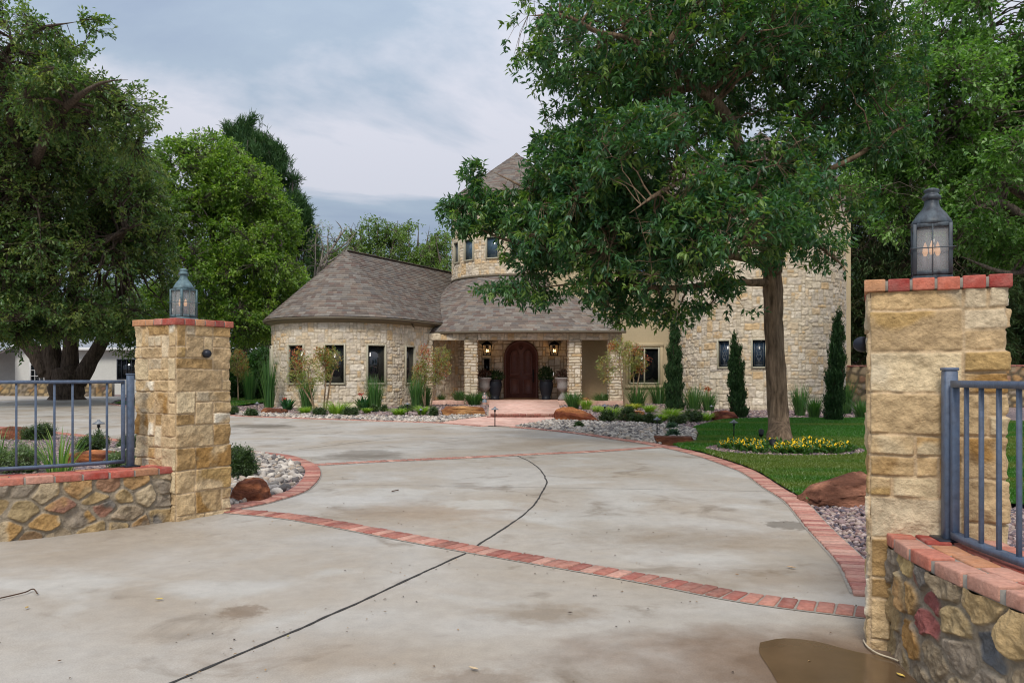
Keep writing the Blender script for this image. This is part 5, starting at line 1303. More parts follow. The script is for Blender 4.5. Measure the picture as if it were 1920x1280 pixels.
# ------------------------------------------------------------------ stones
def ico(sub):
    bm = bmesh.new(); bmesh.ops.create_icosphere(bm, subdivisions=sub, radius=1); V = np.array([v.co[:] for v in bm.verts]); bm.verts.index_update()
    Fa = np.array([[v.index for v in f.verts] for f in bm.faces]); bm.free(); return V, Fa
ICO1, ICO2, ICO4 = ico(1), ico(2), ico(4)
def scatter_stones(name, label, P, smin, smax, pal, seed, flat=.6, rough=.25, sub=1, z=.0, power=1.6):
    rg = np.random.default_rng(seed); V0, F0 = (ICO1 if sub == 1 else ICO2); n = len(P); k = len(V0)
    nv = 40
    var = np.stack([V0 * (1 + rough * (vnoise(V0 * 1.7 + i * 13.3, i)[:, None] - .5) * 2) for i in range(nv)])
    b = var[rg.integers(nv, size=n)]
    s = smin + (smax - smin) * rg.random(n) ** power
    a = rg.uniform(0, 2 * PI, n); sx, sy, sz = s * .5 * rg.uniform(.8, 1.3, n), s * .5 * rg.uniform(.6, 1, n), s * .5 * flat * rg.uniform(.7, 1.2, n)
    x, y, zz_ = b[..., 0] * sx[:, None], b[..., 1] * sy[:, None], b[..., 2] * sz[:, None]
    tl = rg.normal(size=n) * .3; zz_ = zz_ + x * tl[:, None]
    X = x * np.cos(a)[:, None] - y * np.sin(a)[:, None] + P[:, 0][:, None]; Y_ = x * np.sin(a)[:, None] + y * np.cos(a)[:, None] + P[:, 1][:, None]
    Z = zz_ + (gz(P[:, 1]) + z + sz * .55)[:, None]
    mb = MB(); off = (np.arange(n) * k)[:, None, None]
    mb.add(np.stack([X, Y_, Z], -1).reshape(-1, 3), [(F0[None] + off).reshape(-1, 3)], np.repeat(palcol(pal, n, rg, .14), k, axis=0))
    return tag(mb.build(name, M['pebble'], smooth=(sub > 1)), label, 'gravel' if smax < .07 else 'river rocks', kind='stuff')
def pts_in(poly, n, rg, cond=None):
    poly = np.asarray(poly)[:, :2]; lo, hi = poly.min(0), poly.max(0); out = []; t = 0
    while t < n:
        p = lo + rg.random((n * 2, 2)) * (hi - lo); ok = inside(poly, p[:, 0], p[:, 1])
        if cond is not None: ok &= cond(p)
        out.append(p[ok]); t += int(ok.sum())
        if len(out) > 60: break
    return np.concatenate(out)[:n]
rg = np.random.default_rng(99)
def offset(P, d):
    P = np.asarray(P)[:, :2]; T = unit(np.gradient(P, axis=0)); return P + np.c_[-T[:, 1], T[:, 0]] * d
isl_in = list(offset(ISL, .24))
ROCKP = [gp(*p)[:2] for p in [(431, 930), (470, 925), (520, 918), (560, 900), (585, 885), (572, 871), (530, 859), (470, 851), (425, 847), (300, 838), (300, 850), (440, 860), (485, 880), (500, 895), (470, 915), (440, 920)]]
rockpoly = isl_in[4:120]
def near_path(P, d):
    P = np.asarray(P)
    return lambda q: np.array([np.min((P[:, 0] - a) ** 2 + (P[:, 1] - b) ** 2) for a, b in q]) < d * d
p = pts_in(isl_in + [(-5, 9), (-3.6, 7.6)], 2600, rg, near_path(offset(ISL, .9)[6:80], .72))
scatter_stones('river_rock', 'whitish river rocks inside the brick curve beside the left pillar', p, .05, .125, WROCK, 1, sub=2, z=.0, flat=.7)
p = pts_in(isl_in + [(-12, 11), (-12, 6), (-5.2, 5.9), (-4.2, 6.8), (-3.4, 7.6)], 16000, rg, lambda q: q[:, 0] > -11)
scatter_stones('island_gravel', 'purple-grey gravel behind the left railing', p, .02, .055, GRAV, 2, z=.0)
# right gravel beside the near pillar
gr = [gp(*q)[:2] for q in [(1516, 946), (1557, 990), (1626, 1056), (1668, 1118), (1760, 1130)]] + [(3.0, 4.3), (6, 3.6), (6.5, 6.5)] + [gp(1880, 948)[:2], gp(1700, 943)[:2], gp(1620, 940)[:2]]
p = pts_in(gr, 15000, rg, lambda q: q[:, 1] > 3.9)
scatter_stones('side_gravel', 'purple-grey gravel between the lawn and the near pillar', p, .025, .07, GRAV, 3, z=-.02)
p = pts_in([(2.2, 1.0), (6, 1.0), (6, 4.2), (2.2, 4.0)], 6000, rg)
scatter_stones('side_gravel', 'purple-grey gravel behind the near railing', p, .025, .06, GRAV, 4, z=-.02)
# house bed: white rocks along the drive, purple gravel behind
edge_all = np.r_[EDGE_R[np.array(EDGE_R)[:, 1] > 13.3], EDGE_F[1:]]
stripe = list(edge_all[edge_all[:, 0] < 99]) 
wr_poly_R = [gp(*q)[:2] for q in [(969, 800), (1104, 814), (1180, 825), (1235, 832), (1300, 828), (1306, 812), (1290, 803), (1230, 797), (1150, 793), (1060, 789), (1042, 788)]]
p = pts_in(wr_poly_R, 6500, rg)
scatter_stones('river_rock', 'whitish river rocks between the drive and the boulders right of the front walk', p, .06, .14, WROCK, 5, z=-.01, flat=.75)
wr_poly_L = [gp(*q)[:2] for q in [(826, 792), (707, 788.5), (600, 785), (515, 782), (432, 777.5), (432, 773), (515, 776), (600, 779.5), (707, 782), (800, 783), (912, 779.5)]]
p = pts_in(wr_poly_L, 5500, rg)
scatter_stones('river_rock', 'whitish river rocks in a strip along the drive left of the front walk', p, .07, .15, WROCK, 6, z=-.01, flat=.75)
bedL = [gp(*q)[:2] for q in [(912, 779.5), (800, 783), (707, 782), (600, 779.5), (515, 776), (432, 773), (215, 758), (255, 767), (440, 762)]] + [(-9.5, 30), (-8.6, 28.6), (-6.4, 28.2), (-4.2, 29.2), (-3.4, 30.7), (-.9, 30.3), (-.8, 24)]
p = pts_in(bedL, 22000, rg)
scatter_stones('bed_gravel', 'purple-grey gravel of the planting bed below the round wing', p, .05, .12, GRAV, 7, z=-.03)
bedR = [(1.5, 23), (1.7, 30.2)] + [gp(*q)[:2] for q in [(1050, 788), (1150, 793), (1230, 797), (1300, 803), (1348, 790), (1386, 787), (1479, 786), (1628, 786), (1800, 790)]][:] 
bedR = [gp(*q)[:2] for q in [(1050, 788), (1150, 793), (1230, 797), (1300, 803), (1348, 790), (1386, 787), (1479, 786), (1628, 786), (1900, 792)]] + [(17, 29), (12, 30), (12, 28.5), (9.15, 26.7), (6.8, 28), (6.3, 31.8), (4.2, 31.8), (1.8, 30.2), (1.5, 23)]
p = pts_in(bedR, 26000, rg)
scatter_stones('bed_gravel', 'purple-grey gravel of the planting bed below the large round tower', p, .05, .12, GRAV, 8, z=-.03)
# mulch ring round the lawn tree
rc = gp(1470, 846)[:2]; rr_ = [rc + np.array([math.cos(t) * 1.27, math.sin(t) * 1.02]) for t in np.linspace(0, 2 * PI, 40)[:-1]]
sheet('flower_ring', rr_, .035, M['gravel'], kind='structure')
p = pts_in(rr_, 5000, rg); scatter_stones('ring_gravel', 'purple-grey gravel in the round pansy bed under the lawn tree', p, .025, .06, GRAV, 9, z=.03)
# grass blades on the lawns
def grass(name, label, poly, n, h, seed, pal, cond=None, w=.012):
    rg = np.random.default_rng(seed); p = pts_in(poly, n, rg, cond); n = len(p)
    a = rg.uniform(0, 2 * PI, n); hh = h * rg.uniform(.6, 1.3, n); b = np.c_[p, gz(p[:, 1]) + .028]
    wv = np.c_[np.cos(a), np.sin(a), 0 * a] * (w * rg.uniform(.7, 1.3, n) * (1 + .04 * p[:, 1]))[:, None]; ln = rg.normal(size=(n, 2)) * hh[:, None] * .4
    V = np.stack([b - wv, b + wv, b + np.c_[ln, hh]], 1).reshape(-1, 3)
    q = fbm(np.c_[p * [.25, 1.1], 0 * a], 3, 3)[:, None]
    c = palcol(pal, n, rg, .15) * (1 - np.clip((q - .48) * 4, 0, .85)) + lin(110, 122, 56) * np.clip((q - .48) * 4, 0, .85)
    mb = MB(); mb.add(V, [np.arange(3 * n).reshape(-1, 3)], np.repeat(c, 3, axis=0)); return tag(mb.build(name, M['leaf']), label, 'grass', kind='stuff')
GL = [lin(62, 112, 34), lin(52, 98, 30), lin(74, 122, 42)]
ringc = lambda q: ((q[:, 0] - rc[0]) / 1.27) ** 2 + ((q[:, 1] - rc[1]) / 1.02) ** 2 > 1
grass('grass', 'short mown green lawn around the tree on the right', LAWN, 230000, .035, 1, GL, ringc)
nearL = lambda q: (q[:, 1] < 12) & ringc(q)
grass('grass', 'short mown green lawn strip nearest the big boulder', LAWN, 70000, .035, 2, GL, nearL, w=.008)
grass('grass', 'far patch of short green lawn left of the round wing', LAWN2, 25000, .05, 3, GL)

# ------------------------------------------------------------------ boulders
def boulder(px, py, wpx, hpx, label, seed, depth=.7, col=lin(176, 112, 68), col2=lin(110, 62, 44), flat=False, tilt=0.0, rz=None):
    b = gp(px, py); s = b[1] / F; w, h = wpx * s, hpx * s
    rg = np.random.default_rng(seed); bm = bmesh.new()
    tp = .92 if flat else .68
    pts = [(sx * rg.uniform(.8, 1) * k_, sy * rg.uniform(.75, 1) * k_, z_ * 1.0) for z_, k_ in ((-.3, 1), (.62 if flat else .45, 1), (1, tp)) for sx in (-1, 1) for sy in (-1, 1)]
    pts = [(x + rg.normal() * .07, y + rg.normal() * .07, z_ * (1 if z_ < .9 else rg.uniform(.72, 1))) for x, y, z_ in pts] + [(rg.uniform(-.5, .5), rg.choice([-1, 1]) * .98, rg.uniform(.2, .6)), (rg.choice([-1, 1]) * 1.02, rg.uniform(-.4, .4), rg.uniform(.2, .6)), (rg.uniform(-.4, .4), rg.uniform(-.3, .3), 1.05)]
    for p_ in pts: bm.verts.new(p_)
    bmesh.ops.convex_hull(bm, input=bm.verts[:])
    for v_ in [v for v in bm.verts if not v.link_faces]: bm.verts.remove(v_)
    bmesh.ops.bevel(bm, geom=bm.edges[:], offset=.035, segments=2, affect='EDGES', profile=.6)
    bmesh.ops.triangulate(bm, faces=bm.faces[:])
    for _ in range(3):
        bmesh.ops.subdivide_edges(bm, edges=[e_ for e_ in bm.edges if e_.calc_length() > .16], cuts=1, use_grid_fill=False); bmesh.ops.triangulate(bm, faces=bm.faces[:])
    bm.normal_update(); bm.verts.index_update()
    q = np.array([v.co[:] for v in bm.verts]); nq = np.array([v.normal[:] for v in bm.verts]); F0 = np.array([[v.index for v in f.verts] for f in bm.faces]); bm.free()
    q = q + nq * (.09 * (fbm(q * 1.6 + seed, 3, seed) - .5) + .10 * (fbm(q * [4, 4, 7] + seed, 4, seed) - .5) - .09 * np.clip(1 - np.abs(fbm(q * 1.1 + seed * 2, 3, seed + 3) - .5) * 26, 0, 1))[:, None]
    q /= np.array([np.abs(q[:, 0]).max(), np.abs(q[:, 1]).max(), q[:, 2].max()])
    V = np.c_[q[:, 0] * w / 2, q[:, 1] * w / 2 * depth, q[:, 2] * h * .92]
    V[:, 2] += tilt * V[:, 0] * 1.0 * (q[:, 2] > 0) * np.clip(q[:, 2] * 2, 0, 1)
    a = rg.uniform(-.15, .15) if rz is None else rz; c, s_ = math.cos(a), math.sin(a)
    V = np.c_[V[:, 0] * c - V[:, 1] * s_, V[:, 0] * s_ + V[:, 1] * c, V[:, 2]]
    nz = fbm(np.c_[V[:, :2] * 2.5 / max(w, .3), V[:, 2] * 7 / max(w, .3)] + seed, 4, seed)
    t = np.clip((nz - .45) * 6, 0, 1)[:, None]; cc = col * t + col2 * (1 - t)
    cc = cc * (.8 + .4 * fbm(V * 12, 3, 2))[:, None]
    mb = MB(); yoff = w / 2 * depth * .8
    mb.add(V + [b[0], b[1] + yoff, b[2] - .01], [F0], cc)
    me = mb.build('boulder', M['boulder'], smooth=False, off=(b[0], b[1] + yoff, b[2])); me.location = (b[0], b[1] + yoff, b[2])
    return tag(me, label, 'boulder')
DK = lin(96, 62, 46); OR = lin(168, 108, 64); TN = lin(170, 128, 82); RD = lin(136, 84, 60)
boulder(463, 941, 72, 50, 'reddish brown boulder against the base of the left pillar', 1, .8, lin(152, 96, 66), lin(104, 64, 48))
boulder(1592, 948, 165, 60, 'large reddish brown boulder on the lawn edge beside the near pillar', 2, .6, lin(150, 104, 82), lin(92, 60, 46), tilt=.22, rz=.1)
boulder(1266, 832, 78, 17, 'flat brown slab rock between white rocks and lawn tip', 3, .45, lin(132, 86, 60), lin(96, 58, 42), flat=True)
boulder(869, 779, 88, 20, 'long flat ochre boulder left of the front walk', 4, .45, TN, lin(120, 74, 44), flat=True)
boulder(1084, 790, 88, 27, 'long orange-brown boulder leaning down to the right of the front walk', 5, .5, OR, lin(116, 62, 40), tilt=-.25)
boulder(1096, 758, 24, 15, 'small ochre boulder at the foot of a porch column', 6, .8, TN, lin(110, 74, 50))
boulder(1192, 789, 58, 22, 'jagged ochre boulder among the lime clumps in the right bed', 7, .6, lin(172, 118, 70), lin(104, 64, 44))
boulder(1361, 788, 50, 21, 'pointed dark red boulder at the back edge of the lawn', 8, .7, RD, lin(92, 48, 38))
boulder(511, 777, 46, 15, 'low brown boulder at the left end of the house bed', 9, .6, lin(140, 92, 62), lin(96, 60, 44), flat=True)
boulder(165, 868, 94, 27, 'orange-topped brown boulder behind the bars of the left railing', 10, .5, lin(170, 108, 66), lin(98, 58, 42), flat=True)
boulder(16, 824, 66, 28, 'brown boulder at the far left edge behind the railing', 11, .6, lin(130, 80, 58), DK)
boulder(243, 754, 34, 12, 'small orange boulder on the far lawn corner seen between railing bars', 12, .6, OR, RD)

# ------------------------------------------------------------------ planting
def blades(P0, n, h, spread, w, pal, seed, bend=.5, lean=(0, 0)):
    rg = np.random.default_rng(seed); mb = MB()
    a = rg.uniform(0, 2 * PI, n); r0 = rg.random(n) ** .5 * spread * .25; hh = h * rg.uniform(.55, 1.05, n); out = spread * rg.uniform(.1, 1, n)
    b = np.c_[np.cos(a) * r0, np.sin(a) * r0, 0 * a] + P0; d = np.c_[np.cos(a), np.sin(a), 0 * a]; s = np.c_[-np.sin(a), np.cos(a), 0 * a]
    ts = np.array([0, .35, .7, 1.0]); rows = []
    for t in ts:
        c = b + d * (out * (t * (1 - bend) * .5 + bend * t ** 2.4))[:, None] + np.array([0, 0, 1.0]) * (hh * (t - bend * .35 * t ** 3))[:, None]; c = c + np.array([lean[0], lean[1], 0]) * t * t
        ww = (w * (1 - t ** 1.5) * rg.uniform(.8, 1.2, n) + .0008)[:, None]; rows += [c - s * ww, c + s * ww]
    V = np.stack(rows, 1).reshape(-1, 3); k = (np.arange(n) * 8)[:, None]
    fs = [np.concatenate([k + 2 * i, k + 2 * i + 1, k + 2 * i + 3, k + 2 * i + 2], 1) for i in range(3)]
    mb.add(V, [np.concatenate(fs)], np.repeat(palcol(pal, n, rg, .15), 8, axis=0)); return mb
def clump(name, cat, label, px, py, hpx, wpx, pal, n, seed, w=.008, bend=.5, group=None, flower=None):
    b = gp(px, py); s = b[1] / F; t = empty(name, b, label, cat, group)
    mb = blades(b, int(n * 1.5), hpx * s * 1.25, wpx * s * 1.25, w * 1.35, pal, seed, bend); mb.build('leaves', M['leaf'], t)
    if flower is not None:
        f = MB(); rg = np.random.default_rng(seed)
        for k in range(flower[1]):
            q = b + [rg.normal() * .08, rg.normal() * .06, hpx * s * rg.uniform(.95, 1.25)]; tube(f, [b, (b + q) / 2, q], .005, 4, col=lin(90, 110, 50))
            m = 26; leaves(f, np.tile(q, (m, 1)) + rg.normal(size=(m, 3)) * .03, rvec(m, rg), rvec(m, rg), .07, .035, palcol([flower[0]], m, rg, .2))
        f.build('flower', M['leaf'], t)
    return t
DG = [lin(72, 112, 60), lin(60, 98, 52), lin(88, 124, 66)]; LG = [lin(128, 158, 56), lin(110, 146, 50), lin(146, 168, 76)]; VG = [lin(150, 170, 90), lin(120, 150, 60), lin(170, 180, 120)]
RED_ = lin(190, 62, 42)
tall = [(703, 769, 62, 34, 'tall reed-like green clump in front of the third wing window'), (505, 764, 92, 30, 'very tall green clump hiding the left edge of the round wing'), (575, 769, 66, 30, 'tall green clump behind the leaning stems at the left of the wing'), (780, 765, 58, 26, 'tall green clump where the wing meets the porch'), (797, 762, 42, 26, 'upright green clump against the leftmost porch column'),
        (1195, 764, 46, 40, 'spreading green clump below the stucco wall window, nearer the porch'), (1237, 757, 42, 42, 'spreading green clump below the right end of the stucco window'), (1300, 767, 42, 42, 'green clump leaning right beside the tallest-left cypress'), (1500, 779, 56, 30, 'tall green clump just right of the lawn tree trunk'), (1526, 785, 40, 28, 'smaller green clump between trunk and the right cypress'),
        (1584, 775, 60, 34, 'tall green clump right of the right cypress against the stone wall'), (1617, 784, 36, 38, 'spreading green clump hard against the near pillar edge'), (468, 752, 60, 24, 'tall green clump seen just right of the left pillar')]
for i, (px, py, h, w_, lab) in enumerate(tall): clump('grass_clump', 'plant', lab, px, py, h, w_, DG, 130, 100 + i, w=.009, bend=.35, group='tall green clumps in the house beds')
clump('flowering_clump', 'plant', 'green clump topped by a dull orange flower head below the leaded windows', 1329, 770, 38, 32, DG, 110, 130, w=.009, bend=.35, flower=(lin(176, 96, 60), 2))
for i, (px, py, h, w_, lab) in enumerate([(681, 769, 26, 28, 'broad-leaved plant with a red flower between the second and third wing windows'), (538, 769, 22, 24, 'broad-leaved plant with a red flower at the left of the wing wall')]):
    clump('canna', 'plant', lab, px, py, h, w_, [lin(40, 84, 50), lin(50, 96, 58)], 26, 140 + i, w=.05, bend=.45, flower=(RED_, 1), group='red flowering plants')
lime = [(634, 778, 30, 50, 'largest lime green arching clump in front of the wing wall'), (572, 778, 18, 24, 'small lime green clump beside a dark mound left of the wing'), (688, 775, 12, 18, 'tiny lime green clump below the third wing window'), (748, 778, 15, 34, 'low lime green clump below the fourth wing window'), (792, 778, 20, 26, 'lime green clump beside the path light left of the porch'),
        (1099, 768, 22, 22, 'lime green clump behind the long orange-brown boulder'), (1122, 772, 14, 30, 'pale striped clump just above the long orange-brown boulder'), (1146, 784, 26, 40, 'bright green clump behind the path light in the right bed'), (1186, 768, 14, 30, 'yellowish clump behind the jagged ochre boulder'), (1218, 773, 16, 26, 'lime green clump right of the jagged ochre boulder'),
        (1258, 784, 22, 46, 'bright lime clump in the middle of the right bed'), (1320, 788, 18, 40, 'lime green clump next to the pointed dark red boulder'), (1240, 788, 14, 30, 'low green clump in front of the bright lime clump')]
for i, (px, py, h, w_, lab) in enumerate(lime): clump('lime_clump', 'plant', lab, px, py, h, w_, VG if 'striped' in lab else ([lin(176, 170, 60), lin(150, 160, 60)] if 'yellowish' in lab else LG), 150, 160 + i, w=.008, bend=.75, group='low lime clumps')
clump('lily_clump', 'plant', 'long bright green strappy leaves poking above the railing wall at the left', 112, 888, 80, 74, [lin(96, 140, 60), lin(80, 124, 52), lin(140, 160, 90)], 46, 190, w=.008, bend=.4)
clump('lily_clump', 'plant', 'few long strappy leaves at the very left edge behind the railing', -8, 868, 80, 50, [lin(80, 120, 56)], 22, 191, w=.008, bend=.4)
def mound(px, py, hpx, wpx, label, seed, pal, n=260, L_l=.05, Wl=.02, group='low dark mounds', up=.3):
    b = gp(px, py); s = b[1] / F; w, h = wpx * s / 2, hpx * s
    w *= 1.12; h *= 1.1
    rq = np.random.default_rng(seed); bl = [(b + [0, 0, h * .36], (w * .85, w * .7, h * .42), 1.2)]
    for k_ in range(5): bl.append((b + [rq.uniform(-.7, .7) * w, rq.uniform(-.5, .5) * w, h * rq.uniform(.35, .75)], (w * .32, w * .3, h * rq.uniform(.25, .42)), .5))
    return shrub('low_shrub', label, b, bl, int(n * 1.3), L_l, Wl, pal, seed, per=9, slen=.13, group=group, clump=.36, nst=6, cs=5, up=up, spread=.9)
DM = [lin(72, 92, 58), lin(60, 80, 52), lin(86, 106, 66)]
mds = [(600, 781, 16, 24, 'dark mound in the bed left of the largest lime clump'), (657, 782, 17, 24, 'dark mound right of the largest lime clump'), (703, 772, 9, 16, 'tiny green mound below the third wing window'), (720, 771, 8, 12, 'tiny dark mound between two wing windows'), (762, 772, 12, 24, 'dark mound behind the low lime clump'), (812, 780, 12, 16, 'purplish dark mound beside the long flat ochre boulder'),
       (1170, 789, 22, 34, 'dark mound left of the jagged ochre boulder'), (1140, 790, 16, 26, 'dark mound at the foot of the path light in the right bed'), (1196, 794, 14, 26, 'dark mound in front of the jagged ochre boulder'), (1226, 795, 15, 30, 'dark mound at the edge of the white rocks'), (1272, 794, 13, 32, 'dark mound below the bright lime clump'), (1302, 790, 18, 40, 'wide dark mound left of the pointed dark red boulder'), (1262, 806, 7, 16, 'tiny bluish plant among the white rocks'), (1086, 803, 6, 10, 'tiny green plant alone in the white rocks'), (1262, 820, 8, 16, 'small bluish plant behind the flat slab rock'),
       (470, 780, 10, 22, 'low dark mound right of the left pillar'), (436, 778, 12, 20, 'low dark mound touching the edge of the left pillar')]
for i, (px, py, h, w_, lab) in enumerate(mds): mound(px, py, h, w_, lab, 200 + i, [lin(70, 96, 84), lin(84, 110, 98)] if 'bluish' in lab else DM)
mound(455, 896, 46, 52, 'dark green bushy shrub beside the left pillar above the red boulder', 230, DM, 900, .035, .014)
for i, (px, py, h, w_, lab) in enumerate([(68, 824, 26, 60, 'dark green shrub behind the left railing beside the far left boulder'), (172, 846, 28, 56, 'dark green shrub behind the railing below the path light'), (240, 842, 22, 36, 'dark green shrub behind the railing end post'), (30, 886, 44, 90, 'pale green shrub low behind the railing at the far left'), (232, 880, 30, 44, 'pale green low plant between the orange-topped boulder and the left pillar')]):
    mound(px, py, h, w_, lab, 240 + i, DM if i < 3 else [lin(104, 124, 88), lin(86, 108, 70), lin(126, 142, 106)], 700, .035, .013, group='shrubs behind the left railing')
for i, (px, py, h, w_, lab) in enumerate([(823, 756, 16, 18, 'small green shrub at the foot of the leftmost porch opening'), (862, 757, 22, 24, 'green shrub at the foot of the second porch column'), (890, 759, 22, 38, 'wide green shrub beside the small statue'), (1075, 766, 28, 30, 'green shrub left of the small ochre boulder'), (1130, 758, 20, 36, 'green shrub below the right porch opening'), (1152, 757, 18, 26, 'green shrub in front of the last porch column')]):
    clump('upright_shrub', 'shrub', lab, px, py, h * 1.05, w_, [lin(74, 112, 62), lin(62, 98, 54), lin(88, 124, 74)], 260, 260 + i, w=.009, bend=.3, group='upright green shrubs before the porch')
# slender trees with reddish foliage
def crape(px, py, stems, blobs, label, seed, reds):
    b = gp(px, py); Y = b[1]; lm = []
    for st in stems: lm.append(([W(x, y_, Y) if i else np.array([W(x, y_, Y)[0], Y, b[2] - .02]) for i, (x, y_) in enumerate(st)], list(np.linspace(.032, .012, len(st)))))
    t = empty('slender_tree', b, label, 'small tree', 'slender reddish trees by the house')
    pal = [lin(148, 156, 92), lin(126, 144, 80), lin(166, 164, 104), lin(170, 134, 84)]
    t2 = tree('slender_tree', label, b, lm, [B(x, y_, Y, rx, ry, rx * Y / F) for x, y_, rx, ry in blobs], 330, .07, .022, pal, seed, barkcol=lin(150, 128, 104), per=7, slen=.16, nsec=26, group='slender reddish trees by the house', up=.3, clump=.25, cscale=2, twig=.005, secr=.014, trunkn=6, cat='small tree')
    bpy.data.objects.remove(t)
    rg = np.random.default_rng(seed); f = MB()
    for x, y_, rx, ry in reds:
        c, r, _ = B(x, y_, Y, rx, ry, rx * Y / F); m = 230; p = c + rvec(m, rg) * rg.random((m, 1)) ** .4 * np.array(r) * 1.35; p = p[fbm(p * 7, 2, seed) > .5]; m = len(p)
        leaves(f, p, rvec(m, rg), rvec(m, rg), .07, .03, palcol([lin(178, 88, 56), lin(164, 72, 50), lin(186, 120, 72)], m, rg, .2))
    f.build('red_foliage', M['leaf'], t2)
crape(590, 776, [((597, 768), (575, 738), (560, 715), (552, 690)), ((592, 766), (583, 735), (578, 700), (585, 670))], [(560, 692, 18, 36), (580, 700, 18, 34), (552, 715, 14, 20)], 'slender tree with leaning stems in front of the first wing windows', 301, [(556, 665, 12, 12), (562, 685, 12, 12)])
crape(607, 772, [((607, 772), (609, 740), (611, 710), (608, 680)), ((610, 730), (622, 705), (634, 680), (636, 660))], [(610, 690, 16, 32), (625, 672, 14, 20), (604, 665, 14, 16)], 'slender tree with an upright dark stem before the second wing window', 302, [(601, 663, 12, 10), (613, 676, 10, 14)])
crape(797, 763, [((797, 763), (797, 735), (796, 700), (792, 670)), ((797, 715), (782, 700), (770, 690))], [(790, 700, 16, 26), (785, 715, 14, 18), (795, 672, 10, 16)], 'thin pale-stemmed tree against the leftmost porch column', 303, [(797, 660, 8, 12), (785, 692, 10, 8)])
crape(809, 763, [((808, 763), (812, 735), (818, 705), (822, 670))], [(826, 668, 18, 18), (828, 690, 18, 20), (818, 700, 16, 16), (814, 715, 12, 10)], 'slender tree with bright red foliage in the leftmost porch opening', 304, [(822, 684, 18, 14), (826, 700, 14, 8), (815, 672, 8, 10)])
crape(1170, 768, [((1172, 768), (1167, 730), (1163, 690), (1160, 650))], [(1155, 670, 20, 32), (1135, 690, 16, 26), (1165, 650, 20, 18), (1140, 705, 14, 14)], 'slender greenish tree in front of the last porch column', 305, [(1150, 650, 8, 8)])
crape(1187, 764, [((1187, 764), (1188, 735), (1188, 705), (1186, 670)), ((1188, 715), (1200, 695), (1206, 675))], [(1188, 668, 18, 26), (1198, 684, 14, 18), (1180, 690, 12, 22)], 'slender tree with red leaves before the stucco wall window', 306, [(1190, 656, 14, 10), (1207, 676, 12, 14), (1200, 690, 8, 8)])
crape(447, 752, [((447, 752), (446, 720), (444, 690), (446, 668))], [(447, 680, 16, 26), (455, 700, 12, 20)], 'small orange-tinged tree just right of the left pillar', 307, [(450, 668, 12, 10), (456, 684, 8, 12)])
# italian cypresses
def cypress(px, py, top, w_, label, seed, lean=0):
    b = gp(px, py); Y = b[1]; s = Y / F; H = (py - top) * s; r = w_ * s / 2; bl = []
    for k in range(14):
        t = k / 13; rr = r * (1.0 - .12 * t if t < .5 else .94 - 1.5 * (t - .5) ** 1.3) * (1 + .18 * math.sin(k * 2.3 + seed)); bl.append((b + [lean * t + .03 * math.sin(k * 1.7 + seed), 0, .12 + H * .95 * t], (max(rr, .05), max(rr, .05), H * .06), max(rr, .05) ** 2))
    tree('cypress', label, b, [([b, b + [lean * .5, 0, H * .5], b + [lean, 0, H * .93]], [.05, .035, .01])], bl, 1500, .10, .022, [lin(44, 72, 40), lin(38, 62, 36), lin(56, 84, 46)], seed, barkcol=(.08, .06, .045), per=9, slen=.2, nsec=40, up=1.2, droop=-.9, clump=.12, cscale=3, leafmat='needle', twig=.004, secr=.012, trunkn=7, shell=.2, group='narrow cypresses by the house', spread=.4)
cypress(1264, 770, 612, 32, 'narrow dark cypress between the stucco window and the large round tower', 1)
cypress(1384, 782, 637, 30, 'narrow dark cypress between the two leaded windows', 2, lean=-.1)
cypress(1563, 790, 592, 34, 'narrow dark cypress at the right edge of the large round tower', 3, lean=.12)
# pansies
def pansy():
    t = empty('pansy', (0, 0, 0), 'yellow pansies with dark centres in the round bed under the lawn tree', 'flower', 'yellow pansies round the lawn tree')
    rg = np.random.default_rng(5); f = MB(); m = 90
    leaves(f, rg.normal(size=(m, 3)) * [.055, .055, .025] + [0, 0, .05], unit(rvec(m, rg) + [0, 0, .4]), unit(rvec(m, rg) + [0, 0, 1]), .07, .035, palcol([lin(70, 110, 44), lin(56, 92, 38)], m, rg)); f.build('leaves', M['leaf'], t)
    for k in range(4):
        a = k * 1.5; c = np.array([math.cos(a) * .06 * rg.uniform(.3, 1.2), math.sin(a) * .06 * rg.uniform(.3, 1.2), .10 + rg.uniform(-.02, .035)])
        fl_ = MB(); d = unit([rg.normal() * .4, -1, .35]); s = unit(np.cross(d, [0, 0, 1])); u = np.cross(s, d)
        for j in range(5):
            an = j * 2 * PI / 5 + .3; ax = s * math.cos(an) + u * math.sin(an); leaves(fl_, c[None], ax[None], (d + .001)[None], .034, .036, np.array([lin(236, 196, 30)]), fold=.05)
        q = c - 0 * d + d * .004; th = np.arange(6) * PI / 3; fl_.add(q + .009 * (np.cos(th)[:, None] * s + np.sin(th)[:, None] * u), [np.arange(6)[None]], lin(50, 26, 22)); fl_.build('flower', M['twig'], t)
    return t
pz = pansy(); rg = np.random.default_rng(12); n = 0; spots = []
while n < 54:
    a = rg.uniform(0, 2 * PI); r = rg.uniform(.28, .88); q = rc + np.array([math.cos(a) * 1.22, math.sin(a) * .98]) * r
    if np.hypot(q[0] - hb[0], q[1] - hb[1]) < .38 or any(np.hypot(*(q - s_)) < .13 for s_ in spots): continue
    spots.append(q); l = (q[0], q[1], gz(q[1]) + .035)
    if n == 0: pz.location = l
    else: copy_tree(pz, l, rg.uniform(-.6, .6), rg.uniform(.8, 1.25))
    n += 1
